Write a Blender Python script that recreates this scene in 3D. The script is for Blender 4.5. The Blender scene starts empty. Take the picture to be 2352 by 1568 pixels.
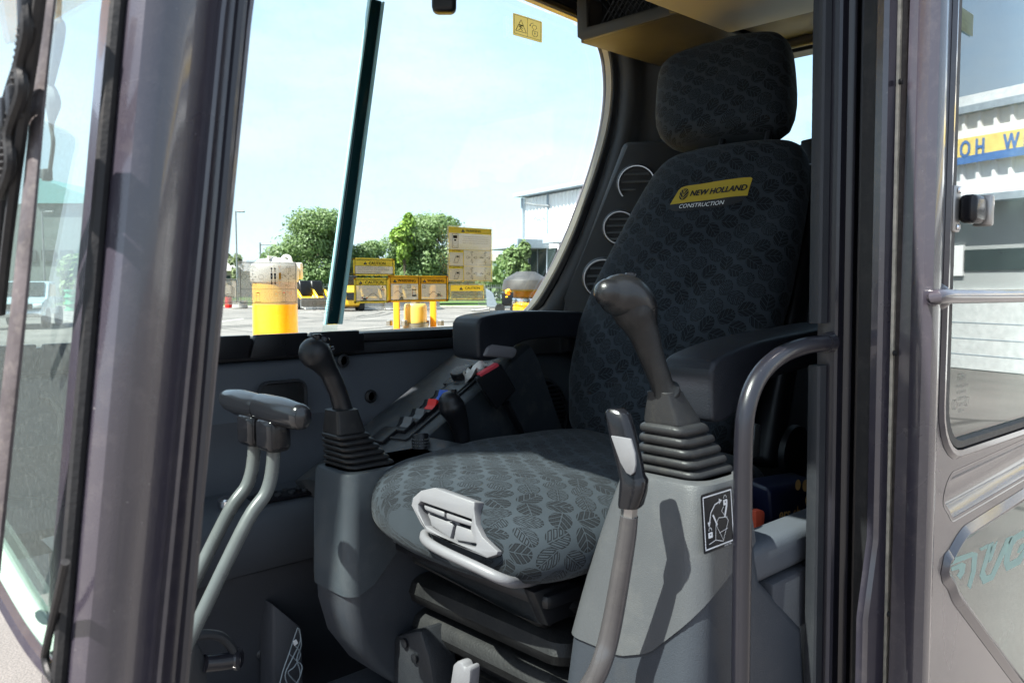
import bpy, bmesh, math, random
from mathutils import Vector as V, Matrix, geometry
from mathutils import noise as mnoise
random.seed(7)
R = math.radians
SC = bpy.context.scene
COL = SC.collection

# ------------------------------------------------------------------ camera, sky, sun, exposure
# X runs to the rear of the machine, Y across the cab away from the photographer, Z up;
# the lens is at the origin, 1.7 m above the yard.
F = 1900.0; CX = 1176.0; CY = 784.0
PSI = R(46.7); PITCH = R(-3.9)
DH = V((math.cos(PSI), math.sin(PSI), 0)); RT = V((math.sin(PSI), -math.cos(PSI), 0))
FW = DH * math.cos(PITCH) + V((0, 0, math.sin(PITCH))); UP = RT.cross(FW)
cam_d = bpy.data.cameras.new('camera'); cam = bpy.data.objects.new('camera', cam_d); COL.objects.link(cam)
cam.matrix_world = Matrix(((RT.x, UP.x, -FW.x, 0), (RT.y, UP.y, -FW.y, 0), (RT.z, UP.z, -FW.z, 0), (0, 0, 0, 1)))
cam_d.sensor_width = 22.3; cam_d.lens = 22.3 * F / 2352.0
cam_d.clip_start = 0.02; cam_d.clip_end = 3000
cam_d.dof.use_dof = True; cam_d.dof.focus_distance = 1.55; cam_d.dof.aperture_fstop = 11.0
SC.camera = cam
SUN_EL = R(56); SUN_AZ = R(180 - 8)          # direction of the sun in plan, from +X turning to +Y
SUNV = V((math.cos(SUN_AZ) * math.cos(SUN_EL), math.sin(SUN_AZ) * math.cos(SUN_EL), math.sin(SUN_EL)))
w = bpy.data.worlds.new('World'); SC.world = w; w.use_nodes = True
nt = w.node_tree; nt.nodes.clear()
wo = nt.nodes.new('ShaderNodeOutputWorld'); bg = nt.nodes.new('ShaderNodeBackground')
sky = nt.nodes.new('ShaderNodeTexSky'); sky.sky_type = 'NISHITA'; sky.sun_disc = False
sky.sun_elevation = SUN_EL; sky.sun_rotation = math.pi / 2 - SUN_AZ; sky.dust_density = 1.4; sky.air_density = 1.0; sky.ozone_density = 1.2
tc = nt.nodes.new('ShaderNodeTexCoord'); mp = nt.nodes.new('ShaderNodeMapping'); mp.inputs['Scale'].default_value = (1.2, 2.2, 5.0)
mp.inputs['Rotation'].default_value = (0.3, 0.2, 0.9)
nz = nt.nodes.new('ShaderNodeTexNoise'); nz.inputs['Scale'].default_value = 1.7; nz.inputs['Detail'].default_value = 7; nz.inputs['Roughness'].default_value = .58
cr = nt.nodes.new('ShaderNodeValToRGB'); cr.color_ramp.elements[0].position = .42; cr.color_ramp.elements[0].color = (0, 0, 0, 1); cr.color_ramp.elements[1].position = .74
cr.color_ramp.elements[1].color = (.95, .95, .95, 1)
mx = nt.nodes.new('ShaderNodeMix'); mx.data_type = 'RGBA'; mx.inputs[7].default_value = (3.7, 4.15, 4.6, 1)
nt.links.new(tc.outputs['Generated'], mp.inputs[0]); nt.links.new(mp.outputs[0], nz.inputs[0]); nt.links.new(nz.outputs['Fac'], cr.inputs[0])
hz = nt.nodes.new('ShaderNodeMix'); hz.data_type = 'RGBA'; hz.inputs[0].default_value = .62; hz.inputs[7].default_value = (2.75, 3.5, 4.3, 1)
nt.links.new(sky.outputs[0], hz.inputs[6]); nt.links.new(cr.outputs[0], mx.inputs[0]); nt.links.new(hz.outputs[2], mx.inputs[6])
nt.links.new(mx.outputs[2], bg.inputs[0]); bg.inputs[1].default_value = 0.085; nt.links.new(bg.outputs[0], wo.inputs[0])
sl = bpy.data.lights.new('sun', 'SUN'); sl.energy = 5.0; sl.angle = R(.53); sl.color = (1, .95, .88)
so = bpy.data.objects.new('sun', sl); COL.objects.link(so); so.rotation_euler = SUNV.to_track_quat('Z', 'Y').to_euler()
SC.view_settings.view_transform = 'Standard'; SC.view_settings.look = 'None'; SC.view_settings.gamma = 1
SC.view_settings.use_curve_mapping = False; SC.view_settings.exposure = 2.1
SC.render.engine = 'CYCLES'; SC.cycles.max_bounces = 10; SC.cycles.transparent_max_bounces = 24; SC.cycles.use_denoising = True
SC.cycles.glossy_bounces = 5; SC.cycles.diffuse_bounces = 5; SC.cycles.caustics_reflective = False; SC.cycles.caustics_refractive = False

def U(px, py, X=None, Y=None, Z=None, t=None, pl=None):
    """point of a known plane of the machine (X=, Y=, Z=, a sloped plane, or a distance) on a line of sight"""
    k = FW + RT * ((px - CX) / F) - UP * ((py - CY) / F)
    if X is not None: s = X / k.x
    elif Y is not None: s = Y / k.y
    elif Z is not None: s = Z / k.z
    elif pl is not None: s = pl[0].dot(pl[1]) / k.dot(pl[1])
    else: s = t
    return k * s

# ------------------------------------------------------------------ materials
MATS = {}
def nodes_of(name):
    m = bpy.data.materials.new(name); m.use_nodes = True
    return m, m.node_tree, m.node_tree.nodes, m.node_tree.links
def pmat(name, col, rough=.5, metal=0., var=.12, vs=8., bump=.0, bs=400., dust=0., ds=14., coat=0., spec=.3, dustcol=(.30, .27, .23), rv=.1, trans=0., chips=0.):
    """painted / moulded surface: colour variation, grain relief, dust specks and uneven gloss"""
    if name in MATS: return MATS[name]
    m, t, n, l = nodes_of(name); b = n['Principled BSDF']
    tc = n.new('ShaderNodeTexCoord')
    a = n.new('ShaderNodeTexNoise'); a.inputs['Scale'].default_value = vs; a.inputs['Detail'].default_value = 6
    l.new(tc.outputs['Object'], a.inputs[0])
    mr = n.new('ShaderNodeMapRange'); mr.inputs[1].default_value = .3; mr.inputs[2].default_value = .7
    mr.inputs[3].default_value = 1 - var; mr.inputs[4].default_value = 1 + var; l.new(a.outputs['Fac'], mr.inputs[0])
    vm = n.new('ShaderNodeVectorMath'); vm.operation = 'SCALE'; vm.inputs[0].default_value = col[:3]; l.new(mr.outputs[0], vm.inputs[3])
    out = vm.outputs[0]
    if dust > 0:
        d = n.new('ShaderNodeTexNoise'); d.inputs['Scale'].default_value = ds; d.inputs['Detail'].default_value = 12; d.inputs['Roughness'].default_value = .75
        l.new(tc.outputs['Object'], d.inputs[0])
        r = n.new('ShaderNodeMapRange'); r.inputs[1].default_value = .5; r.inputs[2].default_value = .85; r.inputs[3].default_value = 0; r.inputs[4].default_value = dust
        l.new(d.outputs['Fac'], r.inputs[0])
        x = n.new('ShaderNodeMix'); x.data_type = 'RGBA'; x.inputs[7].default_value = (*dustcol, 1)
        l.new(r.outputs[0], x.inputs[0]); l.new(out, x.inputs[6]); out = x.outputs[2]
    if chips > 0:
        d = n.new('ShaderNodeTexNoise'); d.inputs['Scale'].default_value = 260; d.inputs['Detail'].default_value = 3; l.new(tc.outputs['Object'], d.inputs[0])
        r = n.new('ShaderNodeMapRange'); r.inputs[1].default_value = .74; r.inputs[2].default_value = .78; r.inputs[3].default_value = 0; r.inputs[4].default_value = chips; l.new(d.outputs['Fac'], r.inputs[0])
        x = n.new('ShaderNodeMix'); x.data_type = 'RGBA'; x.inputs[7].default_value = (.30, .28, .27, 1); l.new(r.outputs[0], x.inputs[0]); l.new(out, x.inputs[6]); out = x.outputs[2]
    l.new(out, b.inputs['Base Color'])
    rr = n.new('ShaderNodeMapRange'); rr.inputs[1].default_value = .3; rr.inputs[2].default_value = .7
    rr.inputs[3].default_value = max(.02, rough - rv); rr.inputs[4].default_value = min(1, rough + rv); l.new(a.outputs['Fac'], rr.inputs[0]); l.new(rr.outputs[0], b.inputs['Roughness'])
    b.inputs['Metallic'].default_value = metal; b.inputs['Specular IOR Level'].default_value = spec
    b.inputs['Coat Weight'].default_value = coat; b.inputs['Coat Roughness'].default_value = .08
    if trans: b.inputs['Transmission Weight'].default_value = trans
    if bump > 0:
        g = n.new('ShaderNodeTexNoise'); g.inputs['Scale'].default_value = bs; g.inputs['Detail'].default_value = 3
        l.new(tc.outputs['Object'], g.inputs[0])
        bu = n.new('ShaderNodeBump'); bu.inputs['Strength'].default_value = bump; bu.inputs['Distance'].default_value = .0012
        l.new(g.outputs['Fac'], bu.inputs['Height']); l.new(bu.outputs[0], b.inputs['Normal'])
    MATS[name] = m; return m
def glass(name, tint=(.9, .96, .95), f0=.04, dirt=.0, dscale=90., dcol=(.5, .5, .45), gc=(1, 1, 1), veil=0., groug=0.):
    if name in MATS: return MATS[name]
    m, t, n, l = nodes_of(name); n.remove(n['Principled BSDF']); o = n['Material Output']
    ge = n.new('ShaderNodeNewGeometry'); dp = n.new('ShaderNodeVectorMath'); dp.operation = 'DOT_PRODUCT'
    l.new(ge.outputs['Normal'], dp.inputs[0]); l.new(ge.outputs['Incoming'], dp.inputs[1])
    def mt(op, a, b=None, c=None):
        q = n.new('ShaderNodeMath'); q.operation = op
        for i, v in enumerate((a, b, c)):
            if v is None: continue
            if isinstance(v, (int, float)): q.inputs[i].default_value = v
            else: l.new(v, q.inputs[i])
        return q.outputs[0]
    c = mt('ABSOLUTE', dp.outputs['Value']); k = mt('POWER', mt('SUBTRACT', 1, c), 5); f = mt('MULTIPLY_ADD', k, 1 - f0, f0)
    tr = n.new('ShaderNodeBsdfTransparent'); tr.inputs[0].default_value = (*tint, 1)
    gl = n.new('ShaderNodeBsdfGlossy'); gl.inputs['Roughness'].default_value = groug; gl.inputs[0].default_value = (*gc, 1)
    mi = n.new('ShaderNodeMixShader'); l.new(f, mi.inputs[0]); l.new(tr.outputs[0], mi.inputs[1]); l.new(gl.outputs[0], mi.inputs[2])
    out = mi.outputs[0]
    if dirt > 0:
        tcn = n.new('ShaderNodeTexCoord'); nz = n.new('ShaderNodeTexNoise'); nz.inputs['Scale'].default_value = dscale; nz.inputs['Detail'].default_value = 5; nz.inputs['Roughness'].default_value = .6
        l.new(tcn.outputs['Object'], nz.inputs[0])
        mr = n.new('ShaderNodeMapRange'); mr.inputs[1].default_value = .52; mr.inputs[2].default_value = .75; mr.inputs[3].default_value = veil; mr.inputs[4].default_value = dirt; l.new(nz.outputs['Fac'], mr.inputs[0])
        df = n.new('ShaderNodeBsdfDiffuse'); df.inputs[0].default_value = (*dcol, 1)
        m2 = n.new('ShaderNodeMixShader'); l.new(mr.outputs[0], m2.inputs[0]); l.new(out, m2.inputs[1]); l.new(df.outputs[0], m2.inputs[2]); out = m2.outputs[0]
    l.new(out, o.inputs[0]); MATS[name] = m; return m
def film(name, col, alpha, rough=.45, pebble=.5):
    """translucent printed film on glass"""
    if name in MATS: return MATS[name]
    m, t, n, l = nodes_of(name); b = n['Principled BSDF']; o = n['Material Output']
    b.inputs['Base Color'].default_value = (*col, 1); b.inputs['Roughness'].default_value = rough
    tr = n.new('ShaderNodeBsdfTransparent'); tl = n.new('ShaderNodeBsdfTranslucent'); tl.inputs[0].default_value = (*col, 1)
    a1 = n.new('ShaderNodeMixShader'); a1.inputs[0].default_value = .5; l.new(b.outputs[0], a1.inputs[1]); l.new(tl.outputs[0], a1.inputs[2])
    a2 = n.new('ShaderNodeMixShader'); a2.inputs[0].default_value = alpha; l.new(tr.outputs[0], a2.inputs[1]); l.new(a1.outputs[0], a2.inputs[2])
    if pebble > 0:
        tcn = n.new('ShaderNodeTexCoord'); nz = n.new('ShaderNodeTexNoise'); nz.inputs['Scale'].default_value = 420; nz.inputs['Detail'].default_value = 2
        l.new(tcn.outputs['Object'], nz.inputs[0]); mr = n.new('ShaderNodeMapRange'); mr.inputs[1].default_value = .35; mr.inputs[2].default_value = .65
        mr.inputs[3].default_value = alpha - .12 * pebble; mr.inputs[4].default_value = min(1, alpha + .22 * pebble); l.new(nz.outputs['Fac'], mr.inputs[0]); l.new(mr.outputs[0], a2.inputs[0])
    l.new(a2.outputs[0], o.inputs[0]); MATS[name] = m; return m
def leaf_fabric(name, base, dark, cell=.032):
    m, t, n, l = nodes_of(name); b = n['Principled BSDF']
    def mt(op, *a):
        q = n.new('ShaderNodeMath'); q.operation = op
        for i, v in enumerate(a):
            if isinstance(v, (int, float)): q.inputs[i].default_value = v
            else: l.new(v, q.inputs[i])
        return q.outputs[0]
    uv = n.new('ShaderNodeUVMap'); uv.uv_map = 'UVMap'; sp = n.new('ShaderNodeSeparateXYZ'); ur = n.new('ShaderNodeVectorRotate'); ur.rotation_type = 'Z_AXIS'; ur.inputs['Angle'].default_value = .62; l.new(uv.outputs[0], ur.inputs['Vector']); l.new(ur.outputs[0], sp.inputs[0])
    y = mt('DIVIDE', sp.outputs[1], cell); row = mt('FLOOR', y)
    x = mt('ADD', mt('DIVIDE', sp.outputs[0], cell * .9), mt('MULTIPLY', row, .5)); colm = mt('FLOOR', x)
    fx = mt('SUBTRACT', mt('FRACT', x), .5); fy = mt('SUBTRACT', mt('FRACT', y), .5)
    cc = n.new('ShaderNodeCombineXYZ'); l.new(colm, cc.inputs[0]); l.new(row, cc.inputs[1])
    wn = n.new('ShaderNodeTexWhiteNoise'); wn.noise_dimensions = '2D'; l.new(cc.outputs[0], wn.inputs['Vector'])
    par = mt('PINGPONG', mt('ADD', colm, row), 1)
    ang = mt('MULTIPLY_ADD', wn.outputs['Value'], 1.6, mt('MULTIPLY_ADD', par, 1.4, -1.0))
    c2 = n.new('ShaderNodeCombineXYZ'); l.new(mt('MULTIPLY', fx, .9), c2.inputs[0]); l.new(fy, c2.inputs[1])
    vr = n.new('ShaderNodeVectorRotate'); vr.rotation_type = 'Z_AXIS'; l.new(c2.outputs[0], vr.inputs['Vector']); l.new(ang, vr.inputs['Angle'])
    s2 = n.new('ShaderNodeSeparateXYZ'); l.new(vr.outputs[0], s2.inputs[0]); qx, qy = s2.outputs[0], s2.outputs[1]
    ax = mt('ABSOLUTE', qx)
    e = mt('MULTIPLY', mt('SUBTRACT', 1, mt('SQRT', mt('ADD', mt('POWER', mt('DIVIDE', ax, .40), 2), mt('POWER', mt('DIVIDE', mt('ABSOLUTE', qy), .49), 2)))), .36)
    vv = mt('MULTIPLY', mt('SUBTRACT', mt('SUBTRACT', .5, mt('ABSOLUTE', mt('SUBTRACT', mt('FRACT', mt('DIVIDE', mt('SUBTRACT', qy, mt('MULTIPLY', ax, 1.0)), .27)), .5))), .10), .2)
    mm = mt('MINIMUM', mt('MINIMUM', e, mt('SUBTRACT', ax, .02)), vv)
    inside = mt('GREATER_THAN', mm, 0); edge = mt('MULTIPLY', inside, mt('LESS_THAN', mm, .042))
    par2 = mt('GREATER_THAN', mt('FRACT', mt('MULTIPLY', mt('ADD', colm, mt('MULTIPLY', row, 3)), .25)), .4)
    hat = mt('MULTIPLY_ADD', mt('PINGPONG', mt('MULTIPLY', sp.outputs[1], 800), 1), .3, .7)
    mask = mt('MAXIMUM', edge, mt('MULTIPLY', mt('MULTIPLY', inside, par2), hat))
    mi = n.new('ShaderNodeMix'); mi.data_type = 'RGBA'; mi.inputs[6].default_value = (*base, 1); mi.inputs[7].default_value = (*dark, 1); l.new(mask, mi.inputs[0])
    tc = n.new('ShaderNodeTexCoord'); nz = n.new('ShaderNodeTexNoise'); nz.inputs['Scale'].default_value = 9; nz.inputs['Detail'].default_value = 8; l.new(tc.outputs['Object'], nz.inputs[0])
    mr = n.new('ShaderNodeMapRange'); mr.inputs[1].default_value = .3; mr.inputs[2].default_value = .7; mr.inputs[3].default_value = .8; mr.inputs[4].default_value = 1.2; l.new(nz.outputs['Fac'], mr.inputs[0])
    vm = n.new('ShaderNodeVectorMath'); vm.operation = 'SCALE'; l.new(mi.outputs[2], vm.inputs[0]); l.new(mr.outputs[0], vm.inputs[3]); l.new(vm.outputs[0], b.inputs['Base Color'])
    b.inputs['Roughness'].default_value = .85; b.inputs['Sheen Weight'].default_value = .05; b.inputs['Specular IOR Level'].default_value = .12
    wv = n.new('ShaderNodeTexNoise'); wv.inputs['Scale'].default_value = 1500; l.new(tc.outputs['Object'], wv.inputs[0])
    ad = mt('SUBTRACT', mt('MULTIPLY', wv.outputs['Fac'], .6), mt('MULTIPLY', mask, .5))
    bu = n.new('ShaderNodeBump'); bu.inputs['Strength'].default_value = .35; bu.inputs['Distance'].default_value = .001; l.new(ad, bu.inputs['Height']); l.new(bu.outputs[0], b.inputs['Normal'])
    MATS[name] = m; return m

# ------------------------------------------------------------------ mesh helpers
ORG = {}
def thing(name, label, cat, loc, group=None):
    o = bpy.data.objects.new(name, None); COL.objects.link(o); o.empty_display_size = .05
    o.location = loc; o['label'] = label; o['category'] = cat
    if group: o['group'] = group
    ORG[o.name] = V(loc); return o
def obj(name, bm, mat, parent=None, sharp=35, label=None, cat=None, kind=None, group=None, smooth=True, loc=None):
    """one mesh object; vertices come in world space and are moved to the thing's own origin"""
    bmesh.ops.recalc_face_normals(bm, faces=bm.faces)
    me = bpy.data.meshes.new(name); o = bpy.data.objects.new(name, me); COL.objects.link(o)
    org = ORG[parent.name] if parent else V(loc or (0, 0, 0))
    for v in bm.verts: v.co -= org
    bm.to_mesh(me); bm.free()
    if smooth:
        me.polygons.foreach_set('use_smooth', [True] * len(me.polygons)); me.set_sharp_from_angle(angle=R(sharp))
    for m in (mat if isinstance(mat, (list, tuple)) else [mat]): me.materials.append(m)
    if parent: o.parent = parent
    else: o.location = org
    ORG[o.name] = org
    if label: o['label'] = label
    if cat: o['category'] = cat
    if kind: o['kind'] = kind
    if group: o['group'] = group
    return o
def new(): return bmesh.new()
def bev(bm, w, seg=2, ang=25):
    if w > 0:
        es = [e for e in bm.edges if len(e.link_faces) == 2 and e.calc_face_angle(0) > R(ang)]
        bmesh.ops.bevel(bm, geom=es, offset=w, offset_type='OFFSET', segments=seg, profile=.5, affect='EDGES', clamp_overlap=True)
    return bm
def join(*bms):
    a = bms[0]
    for b in bms[1:]:
        me = bpy.data.meshes.new('tmp'); b.to_mesh(me); a.from_mesh(me); bpy.data.meshes.remove(me); b.free()
    return a
def frame(x, y):                       # orthonormal frame from an x axis and rough y axis
    x = x.normalized(); z = x.cross(y).normalized(); y = z.cross(x)
    return x, y, z
def box(c, s, b=.0, seg=2, rot=None, ax=None):
    bm = new(); bmesh.ops.create_cube(bm, size=1)
    for v in bm.verts: v.co = V((v.co.x * s[0], v.co.y * s[1], v.co.z * s[2]))
    bev(bm, b, seg)
    M = Matrix.Identity(3)
    if ax: M = Matrix((ax[0], ax[1], ax[2])).transposed()
    elif rot: M = (Matrix.Rotation(rot[2], 3, 'Z') @ Matrix.Rotation(rot[1], 3, 'Y') @ Matrix.Rotation(rot[0], 3, 'X'))
    c = V(c)
    for v in bm.verts: v.co = M @ v.co + c
    return bm
def box2(a, b, bv=0., seg=2):
    a = V(a); b = V(b); return box((a + b) / 2, [abs(b[i] - a[i]) for i in range(3)], bv, seg)
def prism(pts, vec, bv=0., seg=2, ang=25):
    """polygon extruded by a vector"""
    bm = new(); vec = V(vec); A = [bm.verts.new(V(p)) for p in pts]; B = [bm.verts.new(V(p) + vec) for p in pts]
    bm.faces.new(A); bm.faces.new(B[::-1]); n = len(A)
    for i in range(n): bm.faces.new((A[i], B[i], B[(i + 1) % n], A[(i + 1) % n]))
    bmesh.ops.recalc_face_normals(bm, faces=bm.faces)
    return bev(bm, bv, seg, ang)
def plate(outer, holes, mapf, th, bv=0., seg=2):
    """plate with holes: 2-D outlines, mapf(u, v, d) -> point"""
    loops = [outer] + list(holes); flat = [p for lp in loops for p in lp]
    tris = geometry.tessellate_polygon([[V((p[0], p[1], 0)) for p in lp] for lp in loops])
    bm = new(); A = [bm.verts.new(mapf(p[0], p[1], 0)) for p in flat]; B = [bm.verts.new(mapf(p[0], p[1], th)) for p in flat]
    for t in tris:
        for S, o in ((A, 1), (B, -1)):
            try: bm.faces.new([S[i] for i in t][::o])
            except ValueError: pass
    k = 0
    for lp in loops:
        for i in range(len(lp)):
            a, b = k + i, k + (i + 1) % len(lp)
            bm.faces.new((A[a], B[a], B[b], A[b]))
        k += len(lp)
    bmesh.ops.recalc_face_normals(bm, faces=bm.faces)
    bmesh.ops.dissolve_limit(bm, angle_limit=R(1), verts=bm.verts, edges=bm.edges)
    return bev(bm, bv, seg, 60)
def catmull(P, k=6, closed=False):
    out = []; n = len(P)
    rng = range(n if closed else n - 1)
    for i in rng:
        g = lambda j: P[j % n] if closed else P[max(0, min(n - 1, j))]
        a, b, c, d = g(i - 1), g(i), g(i + 1), g(i + 2)
        for q in range(k):
            t = q / k
            out.append(tuple(.5 * ((2 * b[m]) + (-a[m] + c[m]) * t + (2 * a[m] - 5 * b[m] + 4 * c[m] - d[m]) * t * t + (-a[m] + 3 * b[m] - 3 * c[m] + d[m]) * t ** 3) for m in range(len(b))))
    if not closed: out.append(tuple(P[-1]))
    return out
def loft(rings, caps=True, uv=None, closed=True):
    bm = new(); L = bm.loops.layers.uv.new('UVMap') if uv else None
    vs = [[bm.verts.new(p) for p in r] for r in rings]; n = len(rings[0])
    for i in range(len(rings) - 1):
        for j in range(n if closed else n - 1):
            k = (j + 1) % n
            f = bm.faces.new((vs[i][j], vs[i][k], vs[i + 1][k], vs[i + 1][j]))
            if uv:
                for lp, (a, b) in zip(f.loops, ((i, j), (i, j + 1), (i + 1, j + 1), (i + 1, j))): lp[L].uv = uv[a][b]
    if caps and closed:
        bm.faces.new(vs[0][::-1]); bm.faces.new(vs[-1])
    return bm
def tube(path, rad, n=12, sub=5, up=None, flat=1., dome=False):
    """round bar along a smooth path; rad a number or one per point; flat squashes it along `up`"""
    rad = rad if isinstance(rad, (list, tuple)) else [rad] * len(path)
    P = [(*V(p), r) for p, r in zip(path, rad)]
    if sub > 1: P = catmull(P, sub)
    pts = [V(p[:3]) for p in P]; rr = [p[3] for p in P]
    T = [(pts[min(i + 1, len(pts) - 1)] - pts[max(i - 1, 0)]).normalized() for i in range(len(pts))]
    u = V(up) if up else (V((0, 0, 1)) if abs(T[0].z) < .9 else V((1, 0, 0)))
    rings = []
    N = (u - T[0] * u.dot(T[0])).normalized()
    def ring(c, t, N, r): 
        B = t.cross(N); return [c + N * (math.cos(2 * math.pi * j / n) * r * flat) + B * (math.sin(2 * math.pi * j / n) * r) for j in range(n)]
    for i, (c, t, r) in enumerate(zip(pts, T, rr)):
        N = (N - t * N.dot(t)).normalized()
        if i == 0 and dome:
            for a in (80, 62, 40, 20): rings.append(ring(c - t * r * math.sin(R(a)), t, N, r * math.cos(R(a))))
        rings.append(ring(c, t, N, r))
        if i == len(pts) - 1 and dome:
            for a in (20, 40, 62, 80): rings.append(ring(c + t * r * math.sin(R(a)), t, N, r * math.cos(R(a))))
    return loft(rings)
def lathe(prof, c, axis=(0, 0, 1), n=28, caps=True):
    """profile [(radius, height)] turned about an axis through c"""
    c = V(c); z = V(axis).normalized(); x = (V((1, 0, 0)) if abs(z.x) < .8 else V((0, 1, 0))); x = (x - z * x.dot(z)).normalized(); y = z.cross(x)
    return loft([[c + z * h + (x * math.cos(2 * math.pi * j / n) + y * math.sin(2 * math.pi * j / n)) * max(r, 1e-5) for j in range(n)] for r, h in prof], caps)
def rrect(w, h, r, k=5):
    """rounded rectangle outline, centred"""
    out = []
    for sx, sy, a0 in ((1, 1, 0), (-1, 1, 90), (-1, -1, 180), (1, -1, 270)):
        for i in range(k + 1):
            a = R(a0 + 90 * i / k); out.append((sx * (w / 2 - r) + r * math.cos(a), sy * (h / 2 - r) + r * math.sin(a)))
    return out
def superring(c, ax, ay, a, b, e=2.6, n=40, ph=0):
    out = []
    for j in range(n):
        t = 2 * math.pi * j / n + ph; ct, st = math.cos(t), math.sin(t)
        out.append(c + ax * (math.copysign(abs(ct) ** (2 / e), ct) * a) + ay * (math.copysign(abs(st) ** (2 / e), st) * b))
    return out
def uv_of(rings, off=0.):
    """lengths round each ring and along the rings, in metres"""
    out = []; n = len(rings[0]); vlen = 0
    for i, r in enumerate(rings):
        if i: vlen += (r[0] - rings[i - 1][0]).length * .5 + (r[n // 2] - rings[i - 1][n // 2]).length * .5
        s = [0.]
        for j in range(n): s.append(s[-1] + (r[(j + 1) % n] - r[j]).length)
        mid = s[n // 2]; out.append([(q - mid + off, vlen) for q in s])
    return out

# ------------------------------------------------------------------ flat print
FONT = {}
def text_mesh(s):
    if s not in FONT:
        c = bpy.data.curves.new('txt', 'FONT'); c.body = s; c.size = 1; c.align_x = 'CENTER'; c.align_y = 'CENTER'; c.resolution_u = 3
        o = bpy.data.objects.new('txt', c); me = o.to_mesh(); bm = new(); bm.from_mesh(me)
        FONT[s] = ([tuple(v.co) for v in bm.verts], [[v.index for v in f.verts] for f in bm.faces]); o.to_mesh_clear()
        bm.free(); bpy.data.objects.remove(o); bpy.data.curves.remove(c)
    return FONT[s]
class Print:
    """flat printed shapes in 2-D, laid on a surface by mapf(u, v, height)"""
    def __init__(s, mapf): s.f = mapf; s.b = {}
    def g(s, key):
        if key not in s.b: s.b[key] = new()
        return s.b[key]
    def poly(s, key, pts, lay=1):
        bm = s.g(key)
        tr = geometry.tessellate_polygon([[V((p[0], p[1], 0)) for p in pts]])
        vs = [bm.verts.new(s.f(p[0], p[1], lay)) for p in pts]
        for t in tr:
            try: bm.faces.new([vs[i] for i in t])
            except ValueError: pass
    def rect(s, key, x0, y0, x1, y1, lay=1): s.poly(key, [(x0, y0), (x1, y0), (x1, y1), (x0, y1)], lay)
    def rr(s, key, x0, y0, x1, y1, r, lay=1): s.poly(key, [(p[0] + (x0 + x1) / 2, p[1] + (y0 + y1) / 2) for p in rrect(x1 - x0, y1 - y0, r, 4)], lay)
    def line(s, key, pts, w, lay=2, closed=False):
        pts = [V((p[0], p[1])) for p in pts]
        if closed: pts = pts + [pts[0]]
        for a, b in zip(pts, pts[1:]):
            d = b - a
            if d.length < 1e-7: continue
            d.normalize(); q = V((-d.y, d.x)) * w / 2; e = d * w / 2
            s.poly(key, [a - e + q, a - e - q, b + e - q, b + e + q], lay)
    def box(s, key, x0, y0, x1, y1, w, lay=2): s.line(key, [(x0, y0), (x1, y0), (x1, y1), (x0, y1)], w, lay, True)
    def circ(s, key, x, y, r, w=None, lay=2, n=18, a0=0, a1=360):
        P = [(x + r * math.cos(R(a0 + (a1 - a0) * i / n)), y + r * math.sin(R(a0 + (a1 - a0) * i / n))) for i in range(n + (0 if a1 - a0 == 360 else 1))]
        if w is None: s.poly(key, P, lay)
        else: s.line(key, P, w, lay, a1 - a0 == 360)
    def arrow(s, key, x0, y0, x1, y1, w, h, lay=2):
        s.line(key, [(x0, y0), (x1, y1)], w, lay); d = V((x1 - x0, y1 - y0)).normalized(); q = V((-d.y, d.x)); e = V((x1, y1))
        s.line(key, [e - d * h + q * h * .8, e, e - d * h - q * h * .8], w, lay)
    def text(s, key, st, x, y, size, lay=3, sx=1., shear=0., bold=0., width=None, mirror=False, ang=0.):
        vs, fs = text_mesh(st)
        if not vs: return
        xs = [v[0] for v in vs]; ys = [v[1] for v in vs]; cx = (min(xs) + max(xs)) / 2; cy = (min(ys) + max(ys)) / 2
        if width: sx = width / (max(xs) - min(xs)) / size
        bm = s.g(key); ca, sa = math.cos(ang), math.sin(ang)
        offs = [(0, 0)] if not bold else [(-bold, 0), (bold, 0), (0, bold * .6), (0, -bold * .6)]
        for k, (ox, oy) in enumerate(offs):
            q = []
            for v in vs:
                a = (v[0] - cx) * size * sx + (v[1] - cy) * size * shear + ox; b = (v[1] - cy) * size + oy
                if mirror: a = -a
                q.append(bm.verts.new(s.f(x + a * ca - b * sa, y + a * sa + b * ca, lay + k * .12)))
            for f in fs:
                try: bm.faces.new([q[i] for i in f])
                except ValueError: pass
    def done(s, parent, names):
        """names: key -> (part name, material)"""
        for k, bm in s.b.items():
            nm, mt = names[k]; obj(nm, bm, mt, parent, smooth=False)
    def tri(s, key, key2, x, y, h, lay=3):
        s.poly(key, [(x - h * .58, y), (x + h * .58, y), (x, y + h)], lay); s.rect(key2, x - h * .06, y + h * .3, x + h * .06, y + h * .7, lay + 1); s.circ(key2, x, y + h * .17, h * .07, None, lay + 1, 8)
# ------------------------------------------------------------------ colours
PAINT = pmat('grey_paint', (.030, .0265, .036), .24, var=.06, vs=5, bump=.12, bs=900, coat=.7, spec=.5, chips=.3, dust=.12, ds=60, dustcol=(.25, .22, .2), rv=.07)
PAINTD = pmat('shaded_dark_grey_paint', (.010, .0095, .014), .32, var=.08, vs=6, bump=.1, bs=900, coat=.25, spec=.4, chips=.25, dust=.08, ds=70, dustcol=(.06, .05, .05), rv=.06)  # cab grey made darker; carries the shade of the recessed rear post
RUB = pmat('black_rubber', (.009, .009, .010), .55, var=.25, bump=.3, bs=300, dust=.08, ds=30)
SEAL = pmat('weathered_seal', (.06, .05, .048), .6, var=.3, vs=30, bump=.4, bs=350, dust=.4, ds=120, dustcol=(.22, .2, .18))
TRIM = pmat('charcoal_trim', (.016, .0175, .021), .5, var=.12, bump=.5, bs=700, dust=.05)
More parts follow.
